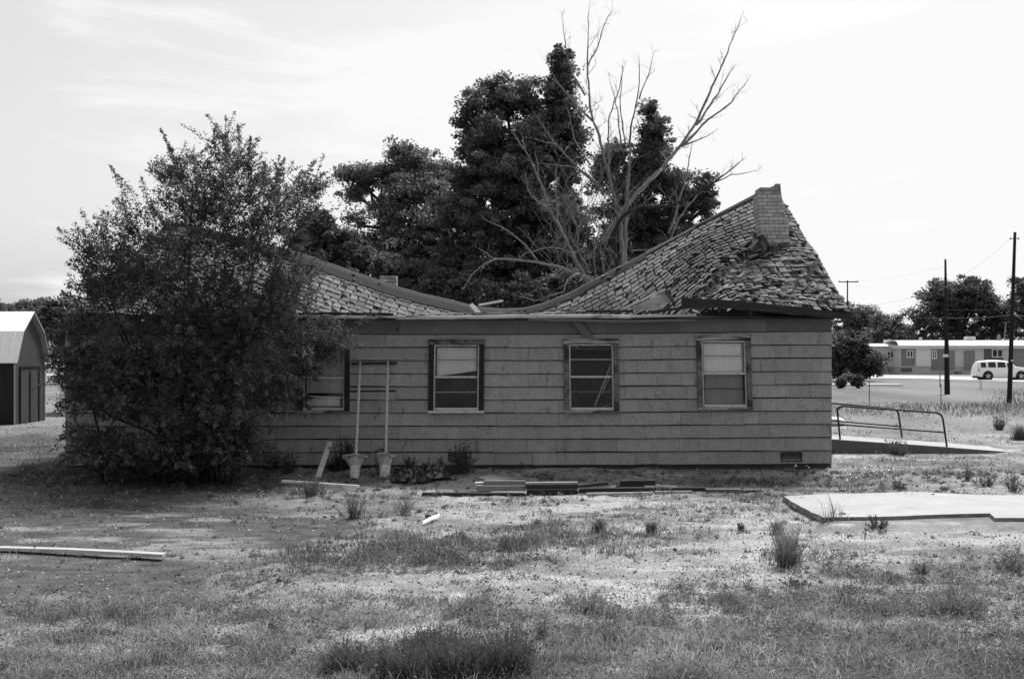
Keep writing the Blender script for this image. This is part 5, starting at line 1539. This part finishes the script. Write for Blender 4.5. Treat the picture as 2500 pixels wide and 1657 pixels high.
nmesh('foliage', leaf_quads(P, 0.027, flat=.3, asp=.42), 4, M['leaf_bush'], tone, bb)
mb = MB()
base = Vector((bb.location.x, bb.location.y, -0.2))
for k, l in enumerate(lob[:22]):
    tgt = W(l[0], l[1], l[4]); s = base + Vector((random.gauss(0, .35), random.gauss(0, .25), 0))
    m1 = s.lerp(tgt, .4) + Vector((0, 0, .3)); mb.tube([s, m1, s.lerp(tgt, .75), tgt], [.04, .03, .02, .008], 6)
for (bx, tx, ty) in ((500, 505, 1000), (540, 530, 960), (545, 575, 1000), (470, 430, 960), (250, 225, 990), (560, 600, 1010)):
    s = Vector(((bx - 1250) * 23.5 / F, 23.5, -.2)); e = W(tx, ty, 23.6)
    mb.tube([s, s.lerp(e, .5) + Vector((random.gauss(0, .06), 0, 0)), e], [.035, .03, .02], 6)
mb.build('stems', M['bark_dark'], bb, smooth=True)
mb = MB()
for pts in shoots: mb.tube(pts, [.007, .006, .006, .005, .004, .003, .002], 4, cap=False)
mb.build('twigs', M['bark_dark'], bb, smooth=True)

# ------------------------------------------------------------------ distant trees and shrubs
RB = 'distant trees beyond the mobile homes'
tree('distant_tree', 'wide dark domed tree behind the right mobile home between the two poles', [(2330, 760, 85, 75, 172, 4), (2290, 730, 50, 45, 172, 3), (2370, 720, 55, 45, 172, 3), (2420, 750, 55, 55, 172, 3), (2260, 790, 45, 55, 172, 3), (2450, 800, 50, 60, 172, 3), (2340, 820, 120, 50, 172, 4), (2285, 690, 18, 14, 172, 1.5), (2365, 685, 22, 16, 172, 1.5), (2400, 700, 26, 18, 172, 1.5)], 700, 70, .17, .75, M['leaf_dark'], 2345, 173, .6, RB)
tree('distant_tree', 'dark tree at the right edge behind the tallest pole', [(2500, 740, 40, 55, 168, 3), (2520, 800, 60, 60, 168, 3), (2485, 700, 22, 25, 168, 2), (2560, 770, 60, 70, 168, 3)], 300, 65, .17, .75, M['leaf_dark'], 2520, 169, .5, RB)
tree('distant_tree', 'grey hazy tree just right of the roof corner above the dark shrub', [(2080, 790, 60, 45, 190, 4), (2110, 770, 40, 28, 190, 3), (2060, 760, 30, 30, 190, 3), (2090, 830, 80, 35, 190, 4)], 320, 60, .17, .75, M['leaf_mid'], 2085, 191, .5, RB)
tree('distant_tree', 'small dark tree left of the gap of sky before the domed tree', [(2150, 785, 22, 22, 185, 2), (2140, 820, 40, 30, 185, 3), (2185, 785, 20, 20, 186, 2), (2190, 820, 45, 30, 186, 3), (2225, 830, 30, 20, 186, 2)], 280, 60, .16, .7, M['leaf_mid'], 2165, 187, .4, RB)
tree('yard_tree', 'dark round spreading tree behind the right corner of the house', [(2060, 850, 45, 45, 104, 2), (2100, 880, 55, 35, 104, 2), (2130, 890, 32, 28, 104, 1.4), (2075, 910, 50, 18, 104, 1.6), (2040, 890, 30, 40, 104, 1.6), (2090, 835, 30, 25, 104, 1.5)], 520, 60, .13, .42, M['leaf_dark'], 2085, 104.5, .2, 'shrubs beyond the ramp', top=(2085, 890))
SG = 'shrubs beyond the ramp'
tree('round_shrub', 'smaller round clipped shrub left of its twin, near the pale kerb', [(2053, 933, 12.5, 15, 82, .33)], 260, 40, .045, .08, M['leaf_dark'], 2053, 82, .04, SG, 'shrub', ground=-.1)
tree('round_shrub', 'larger round clipped shrub right of its twin, near the pale kerb', [(2094, 932, 15.5, 16, 82, .4)], 320, 40, .045, .08, M['leaf_dark'], 2094, 82, .04, SG, 'shrub', ground=-.1)
tree('pale_shrub', 'pale low flowering shrub between and behind the two round shrubs', [(2066, 917, 14, 7, 92, .5), (2082, 918, 12, 6, 92, .5)], 90, 40, .05, .1, M['weed'], 2073, 92, .04, SG, 'shrub', ground=-.1)
LG = 'distant trees behind the barn shed'
tree('distant_tree', 'dark tree behind the barn shed, left of the big bush', [(140, 770, 45, 45, 95, 2), (170, 740, 30, 22, 95, 1.6), (110, 790, 40, 40, 95, 2), (160, 820, 60, 40, 95, 2), (200, 790, 40, 50, 95, 2)], 240, 55, .14, .5, M['leaf_dark'], 150, 95, .3, LG)
tree('distant_tree', 'paler tuft of tree right above the ridge of the barn shed', [(90, 760, 34, 26, 120, 2), (60, 750, 24, 18, 120, 2), (110, 745, 22, 18, 120, 2)], 130, 50, .16, .5, M['leaf_mid'], 85, 120, .25, LG)
tree('distant_tree', 'low ragged tree at the left edge above the pale shed roof', [(20, 760, 30, 18, 130, 2), (-20, 755, 30, 20, 130, 2), (45, 755, 16, 12, 130, 1.5), (-70, 755, 40, 26, 130, 2)], 130, 45, .17, .5, M['leaf_dark'], 0, 130, .25, LG)

# far tree line on the horizon, one mass
P, tone, C = lobe_points([(x, 868 - h_ / 2, 60, h_, 330, 10) for x, h_ in [(-1200 + 95 * q, 20 + 9 * math.sin(q * 1.7) + 5 * math.sin(q * 4.1)) for q in range(50)]], 2600, 34, .8, 1.6)
tag(nmesh('far_wood', leaf_quads(P, .7), 4, M['leaf_mid'], tone), 'low dark line of far woodland along the horizon', 'woods', kind='stuff')

# ------------------------------------------------------------------ weeds and grass
def blades2(base, h, w, lean, tone):
    "bent two segment blades: quad + tip (as 4-gons)"
    n = len(base)
    th = RG.uniform(0, 2 * np.pi, n)
    d = np.stack([np.cos(th), np.sin(th), np.zeros(n)], -1)
    fa = RG.uniform(0, 2 * np.pi, n)
    s = np.stack([np.cos(fa), np.sin(fa), np.zeros(n)], -1) * (w / 2)[:, None]
    up = np.array([0, 0, 1.0])
    mid = base + up * (h * .55)[:, None] + d * (lean * h * .3)[:, None]
    tip = base + up * h[:, None] * (1 - .25 * lean)[:, None] + d * (lean * h)[:, None]
    V = np.empty((n, 2, 4, 3))
    V[:, 0, 0] = base - s; V[:, 0, 1] = base + s; V[:, 0, 2] = mid + s * .7; V[:, 0, 3] = mid - s * .7
    V[:, 1, 0] = mid - s * .7; V[:, 1, 1] = mid + s * .7; V[:, 1, 2] = tip + s * .12; V[:, 1, 3] = tip - s * .12
    return V.reshape(-1, 3), np.repeat(tone, 2)

def tuft(px, py, wpx, hpx, label, kind='grass', n=420, tone=1.0, name=None, group='weed clumps in the yard', cat='weed', matl='weed'):
    g = G(px, py); sc = g.y / F
    rw = wpx * sc / 2; hh = hpx * sc
    r = rw * np.abs(RG.normal(0, .5, n)); a = RG.uniform(0, 2 * np.pi, n)
    base = np.stack([g.x + r * np.cos(a), g.y + r * np.sin(a) * .7, np.zeros(n)], -1)
    base[:, 2] = gz(base[:, 0], base[:, 1]) - .01
    w0 = .0032 + .00042 * g.y
    prof = np.clip(1.1 - .6 * (r / rw) ** 2, .25, 1)
    if kind == 'grass':
        h = hh * prof * RG.uniform(.45, 1.05, n)
        V, t = blades2(base, h, np.full(n, w0), RG.uniform(.1, .7, n), tone * RG.uniform(.6, 1.4, n))
        o = nmesh(name or 'grass_tuft', V, 4, M[matl], t)
    else:
        ns = max(8, n // 40)
        Ps = []; stems = []
        for k in range(ns):
            rr = rw * abs(random.gauss(0, .45)); aa = random.uniform(0, 2 * math.pi)
            b = Vector((g.x + rr * math.cos(aa) * .7, g.y + rr * math.sin(aa) * .5, 0)); b.z = float(gz(b.x, b.y))
            hk = hh * random.uniform(.35, 1.0) * max(.25, 1.1 - .6 * (rr / rw) ** 2)
            tip = b + Vector((rw * .45 * math.cos(aa) * random.uniform(.2, 1.3), rw * .45 * math.sin(aa), hk))
            stems.append((b, tip))
            q = RG.uniform(.12, 1, 26)[:, None]
            Ps.append(np.array(b) * (1 - q) + np.array(tip) * q + RG.normal(size=(26, 3)) * hh * (.055 if kind == 'sage' else .085))
        Pp = np.concatenate(Ps)
        Pp[:, 2] = np.maximum(Pp[:, 2], gz(Pp[:, 0], Pp[:, 1]) + .005)
        ls = .005 + .0008 * g.y * (1 if kind != 'sage' else .7)
        V1 = leaf_quads(Pp, ls, asp=.35 if kind == 'sage' else .42)
        sb = np.array([tuple(s[0]) for s in stems]); st = np.array([tuple(s[1]) for s in stems])
        nb = 3
        sb2 = np.repeat(sb, nb, 0) + RG.normal(size=(ns * nb, 3)) * rw * .08; st2 = np.repeat(st, nb, 0) + RG.normal(size=(ns * nb, 3)) * hh * .16
        ww = np.zeros((ns * nb, 3)); ww[:, 0] = w0 * .5
        V2 = np.stack([sb2 - ww, sb2 + ww, st2 + ww * .3, st2 - ww * .3], 1).reshape(-1, 3)
        V = np.concatenate([V1, V2]); t = np.concatenate([tone * RG.uniform(.55, 1.45, len(V1) // 4), tone * RG.uniform(.7, 1.1, ns * nb)])
        o = nmesh(name or ('leafy_weed' if kind == 'leafy' else 'scrub_clump'), V, 4, M[matl], t)
    return tag(o, label, cat, group)

tuft(1918, 1384, 120, 95, 'large wiry dark clump standing alone in pale dirt in front of the concrete slab', 'sage', 2600, 1.0)
tuft(1910, 1378, 70, 125, 'thin tall stalks rising out of the large wiry clump', 'grass', 60, .8, 'stalks')
tuft(1590, 1305, 40, 42, 'small upright tuft at the right end of the weed band, below the board pile', 'grass', 260, .7)
tuft(1462, 1302, 46, 44, 'small pale upright tuft left of its darker neighbour above the weed band', 'grass', 260, .85)
tuft(1895, 1305, 44, 50, 'thin see through tuft between the board pile and the concrete slab', 'grass', 130, .9)
tuft(1805, 1302, 26, 20, 'tiny dark leafy weed on bare dirt left of the slab corner', 'leafy', 200, .5)
tuft(758, 1212, 110, 52, 'dark shaggy clump growing through the white plank', 'sage', 1300, .6)
tuft(862, 1255, 90, 56, 'grey shaggy clump on bare ground below the sign frame', 'sage', 900, .8)
tuft(985, 1250, 55, 50, 'pale loose tuft between the shaggy grey clump and the white scrap', 'sage', 420, 1.1)
tuft(1126, 1160, 78, 78, 'tall dark leafy weed against the wall below the second window', 'leafy', 1300, .42)
tuft(1075, 1140, 34, 28, 'short leafy weed left of the tall leafy weed, by the black tarp', 'leafy', 300, .5)
tuft(1042, 1160, 40, 34, 'small leafy weed at the left end of the black tarp', 'leafy', 320, .5)
tuft(838, 1149, 66, 84, 'dark leafy weed behind the left footing of the sign frame', 'leafy', 1000, .32)
tuft(822, 1150, 60, 44, 'low dark leafy weed at the foot of the leaning board', 'leafy', 700, .32)
tuft(932, 1145, 44, 52, 'leafy weed against the wall behind the right post of the sign frame', 'leafy', 420, .4)
tuft(1000, 1152, 44, 36, 'leafy weed right of the right footing of the sign frame', 'leafy', 400, .45)
tuft(702, 1160, 60, 60, 'weed with a bare upright stalk between the bush and the leaning board', 'leafy', 480, .35)
tuft(660, 1150, 70, 50, 'dark weed at the right foot of the big bush', 'leafy', 600, .3)
tuft(2030, 1284, 70, 92, 'thin dry stalks standing before the pale top of the concrete slab', 'grass', 40, 1.1, 'stalks')
tuft(2140, 1296, 70, 26, 'dark weed in the hollow under the front edge of the slab', 'leafy', 420, .4)
tuft(2190, 1110, 70, 38, 'dark clump against the side of the concrete ramp', 'leafy', 700, .6)
tuft(2440, 1050, 60, 32, 'dark round clump in the grass right of the ramp', 'leafy', 520, .7)
tuft(2490, 1072, 50, 46, 'tall pale clump at the right edge beyond the end of the ramp', 'grass', 380, .8)
tuft(2190, 1190, 60, 24, 'small dark clump just behind the middle of the slab', 'leafy', 380, .8)
tuft(2410, 1185, 60, 40, 'dark clump behind the slab near the right edge', 'leafy', 420, .8)
tuft(2360, 1170, 60, 36, 'grey clump in the grass behind the round stone', 'leafy', 380, .85)
tuft(2475, 1200, 60, 44, 'dark clump at the right edge just behind the slab', 'leafy', 420, .8)
tuft(2250, 1405, 70, 30, 'low dark leafy weed in the open dirt right of the large wiry clump', 'leafy', 460, 1.0)
tuft(2465, 1400, 110, 60, 'broad leafy weed patch at the right edge below the slab', 'leafy', 1000, 1.0)
tuft(1430, 1500, 150, 50, 'spreading grey leafy weed left of the middle on pale straw', 'leafy', 1300, 1.2)
tuft(1490, 1570, 80, 34, 'dark low leafy weed right of the big dark foreground clump', 'leafy', 600, 1.0)
tuft(1950, 1430, 70, 26, 'low weed directly below the large wiry clump', 'leafy', 460, .7)
tuft(2330, 1500, 190, 60, 'broad leafy weed in the right foreground', 'leafy', 1700, 1.1)
tuft(1330, 1562, 50, 60, 'spiky pale stems beside the big dark foreground clump', 'leafy', 420, .9)
for k, (px, py, w_, h_) in enumerate(((850, 1640, 170, 70), (980, 1655, 200, 95), (1110, 1650, 200, 105), (1240, 1650, 190, 110), (1060, 1600, 200, 60))):
    tuft(px, py, w_, h_, ['left end clump of the big dark foreground weeds', 'second clump from the left in the big dark foreground weeds', 'middle clump of the big dark foreground weeds', 'right end clump of the big dark foreground weeds', 'rear clump of the big dark foreground weeds'][k], 'leafy', 4600, .62)
    tuft(px, py + 4, w_, h_ * .9, ['dry stems through the left end foreground clump', 'dry stems through the second foreground clump from the left', 'dry stems through the middle foreground clump', 'dry stems through the right end foreground clump', 'dry stems through the rear foreground clump'][k], 'grass', 500, .9, 'stalks')

# --- ground-wide grass: dry straw, green-grey weeds, low leafy cover, dead bits
def free(x, y):
    slab = (x > 4.25) & (y > 17.25) & (y < 20.75)
    hs = (x > -8.9) & (x < 6.3) & (y > 25.15) & (y < 33.4)
    rp_ = (x > 6.3) & (x < 13.2) & (y > 28.8) & (y < 31.1)
    return ~(slab | hs | rp_)
def scatter(n, py0=930, py1=1800, pw=1.0):
    px = RG.uniform(-700, 3200, n); py = py0 + (py1 - py0) * RG.uniform(0, 1, n) ** pw
    Y = F * (H + .18) / (py - HOR)
    for _ in range(6):
        X = (px - 1250) * Y / F
        Y = .5 * Y + .5 * F * (H - ground_base(X, Y)) / (py - HOR)
    X = (px - 1250) * Y / F
    k = free(X, Y)
    return X[k], Y[k], px[k], py[k]
def weed_map(x, y, px, py):
    m = .60 * smooth(.47, .62, fbm(x * .9, y * 1.3, 101)) + .03
    m = m + .9 * ell(px, py, 900, 1350, 330, 48) + .9 * ell(px, py, 1300, 1330, 330, 36) + .5 * ell(px, py, 700, 1390, 160, 40)
    m = m + .8 * ell(px, py, 250, 1500, 420, 26) + .7 * ell(px, py, 640, 1410, 110, 36) + .3 * ell(px, py, 600, 1540, 500, 60)
    m = m + .42 * smooth(1470, 1600, py) * smooth(.44, .60, fbm(x * .9, y * 1.3, 102))
    m = m + .6 * ell(px, py, 2150, 1480, 420, 90) + .4 * ell(px, py, 2300, 1600, 500, 60) + .4 * ell(px, py, 1700, 1470, 200, 40)
    m = m + .8 * ell(px, py, 60, 1110, 220, 110) + .7 * ell(px, py, 1830, 1180, 260, 40) + .9 * ell(px, py, 2300, 1150, 400, 40)
    m = m + .7 * ell(px, py, 40, 1290, 130, 60) + .6 * ell(px, py, 450, 1190, 500, 50) + .45 * ell(px, py, 850, 1260, 200, 40)
    m = m + 1.0 * ell(px, py, 2300, 1000, 450, 17) + 1.0 * ell(px, py, 2500, 975, 90, 30)
    m = m * (1 - .85 * ell(px, py, 1330, 1430, 420, 45)) * (1 - .8 * ell(px, py, 2000, 1330, 330, 30)) * (1 - .7 * ell(px, py, 1450, 1240, 300, 25))
    m = m * (.25 + 1.0 * smooth(.38, .60, fbm(x * 2.4, y * 3.2, 104, 3)))
    return m * (1 - .9 * pad_mask(x, y))
# straw
X, Y, px, py = scatter(420000, 940, 1760, 1.0)
pm = pad_mask(X, Y)
p_ = (.35 + .9 * smooth(.35, .6, fbm(X * 1.2, Y * 2.0, 111))) * (1 - .80 * pm) * (1 - .7 * ell(px, py, 450, 1180, 380, 60))
k = RG.uniform(size=len(X)) < p_
X, Y, px, py = X[k], Y[k], px[k], py[k]
n = len(X)
tall = smooth(.55, .75, fbm(X * .8, Y * .8, 112))
h = (.014 + .03 * tall) * RG.uniform(.5, 1.6, n) * (1 + 1.0 * smooth(1480, 1640, py)) * (1 - .55 * smooth(28, 50, Y))
w_ = .0018 + .00040 * Y
tone = RG.uniform(.5, 1.45, n) * (.9 + .25 * ell(px, py, 1330, 1430, 480, 60) + .2 * ell(px, py, 2000, 1310, 420, 45)) * (1 - .2 * smooth(1500, 1640, py)) * (1 - .35 * smooth(28, 50, Y))
V, t = blades2(np.stack([X, Y, gz(X, Y) - .004], -1), h, w_, RG.uniform(.8, 3.2, n), tone)
tag(nmesh('dry_grass', V, 4, M['grass'], t), 'short dry pale grass over the whole yard', 'grass', kind='stuff')
# weeds
X, Y, px, py = scatter(560000, 935, 1780, 1.0)
wm = weed_map(X, Y, px, py)
k = RG.uniform(size=len(X)) < wm * 1.25
band = np.maximum(ell(px, py, 900, 1350, 330, 48), ell(px, py, 1300, 1330, 330, 36))[k]
X, Y, px, py = X[k], Y[k], px[k], py[k]
n = len(X)
cl = fbm(X * 3.0, Y * 3.0, 121, 3)
h = (.018 + .10 * smooth(.45, .75, cl)) * RG.uniform(.4, 1.3, n)
h = h * (1 + 1.0 * band) + .06 * band * RG.uniform(0, 1, n)
fb = np.maximum(ell(px, py, 2300, 1000, 450, 17), ell(px, py, 2500, 975, 90, 30))
h = h * (1 - .6 * smooth(28, 45, Y) + .35 * smooth(1500, 1640, py)) + .30 * fb * RG.uniform(.3, 1, n) * (Y > 35)
tone = (.35 + 1.1 * fbm(X * 1.4, Y * 1.4, 122)) * RG.uniform(.35, 1.75, n) * (1 - .55 * ell(px, py, 450, 1180, 420, 75)) * (1 - .4 * ell(px, py, 1830, 1180, 260, 40))
tone = tone * (1 + .75 * smooth(1470, 1560, py)) * (1 - .45 * fb)
tone = tone * (1 - .25 * band) * (1 + .5 * smooth(35, 60, Y) * (1 - fb) * .4)
V, t = blades2(np.stack([X, Y, gz(X, Y) - .004], -1), h, (.0018 + .00038 * Y) * (1 + .5 * smooth(1480, 1640, py)), RG.uniform(.2, 1.3, n), tone)
tag(nmesh('weed_grass', V, 4, M['weed'], t), 'grey green weedy grass growing in bands and patches', 'grass', kind='stuff')
# low leafy weeds, plant by plant but far too many to count
X, Y, px, py = scatter(46000, 1150, 1780, 1.0)
lm = weed_map(X, Y, px, py) + .10 * smooth(.5, .7, fbm(X * 1.7, Y * 1.7, 133))
k = RG.uniform(size=len(X)) < np.clip(lm, 0, 1) * (.42 + .3 * smooth(1350, 1500, py))
X, Y, px, py = X[k], Y[k], px[k], py[k]
n = len(X); per = 26
rr = RG.uniform(.03, .13, n) * (.7 + .6 * smooth(1300, 1650, py)); hh = rr * RG.uniform(.6, 1.5, n)
e = RG.normal(size=(n, per, 3)); e /= np.linalg.norm(e, axis=2)[:, :, None]
e *= (RG.uniform(0, 1, (n, per)) ** .4)[:, :, None]
P = np.stack([X[:, None] + e[:, :, 0] * rr[:, None], Y[:, None] + e[:, :, 1] * rr[:, None], gz(X, Y)[:, None] + np.abs(e[:, :, 2]) * hh[:, None]], -1).reshape(-1, 3)
t = (RG.uniform(.5, 1.5, n)[:, None] * RG.uniform(.6, 1.4, (n, per))).reshape(-1)
YY = np.repeat(Y, per)
tag(nmesh('leafy_cover', leaf_quads(P, (.004 + .00085 * YY) * RG.uniform(.5, 1.4, n * per), flat=.3, asp=.4), 4, M['weed'], t), 'low leafy weeds creeping over the yard', 'weeds', kind='stuff')
print('leafy plants', n)
# tall dry stems in the foreground and among the weeds
X, Y, px, py = scatter(60000, 1250, 1780, 1.0)
k = RG.uniform(size=len(X)) < np.clip(weed_map(X, Y, px, py), 0, 1) * .22
X, Y, py = X[k], Y[k], py[k]; n = len(X)
V, t = blades2(np.stack([X, Y, gz(X, Y) - .004], -1), RG.uniform(.06, .24, n), .0016 + .0003 * Y, RG.uniform(.1, .9, n), RG.uniform(.7, 1.7, n))
tag(nmesh('dry_stems', V, 4, M['grass'], t), 'thin dry stems standing among the weeds', 'grass', kind='stuff')
# dead leaves, twigs and crumbs of earth
X, Y, px, py = scatter(26000, 1000, 1750, 1.0)
n = len(X)
P = np.stack([X, Y, gz(X, Y) + .008], -1)
dark = RG.uniform(size=n) < .6
tag(nmesh('ground_litter', leaf_quads(P, (.004 + .0009 * Y) * RG.uniform(.5, 1.6, n), flat=.85, asp=.5), 4, M['grass'], np.where(dark, RG.uniform(.12, .4, n), RG.uniform(1.0, 2.0, n))), 'dead leaves and crumbs strewn over the yard', 'litter', kind='stuff')
# small white flowers by the house corner
m_ = 70
c0 = G(2085, 1155)
P = np.stack([c0.x + RG.normal(size=m_) * .42, c0.y + RG.normal(size=m_) * .55, np.zeros(m_)], -1); P[:, 2] = gz(P[:, 0], P[:, 1]) + RG.uniform(.03, .12, m_)
tag(nmesh('white_flowers', leaf_quads(P, .022, flat=.6, asp=.9), 4, M['white'], np.full(m_, 1.0)), 'sprinkle of small white flowers by the right foot of the house', 'flowers', kind='stuff')
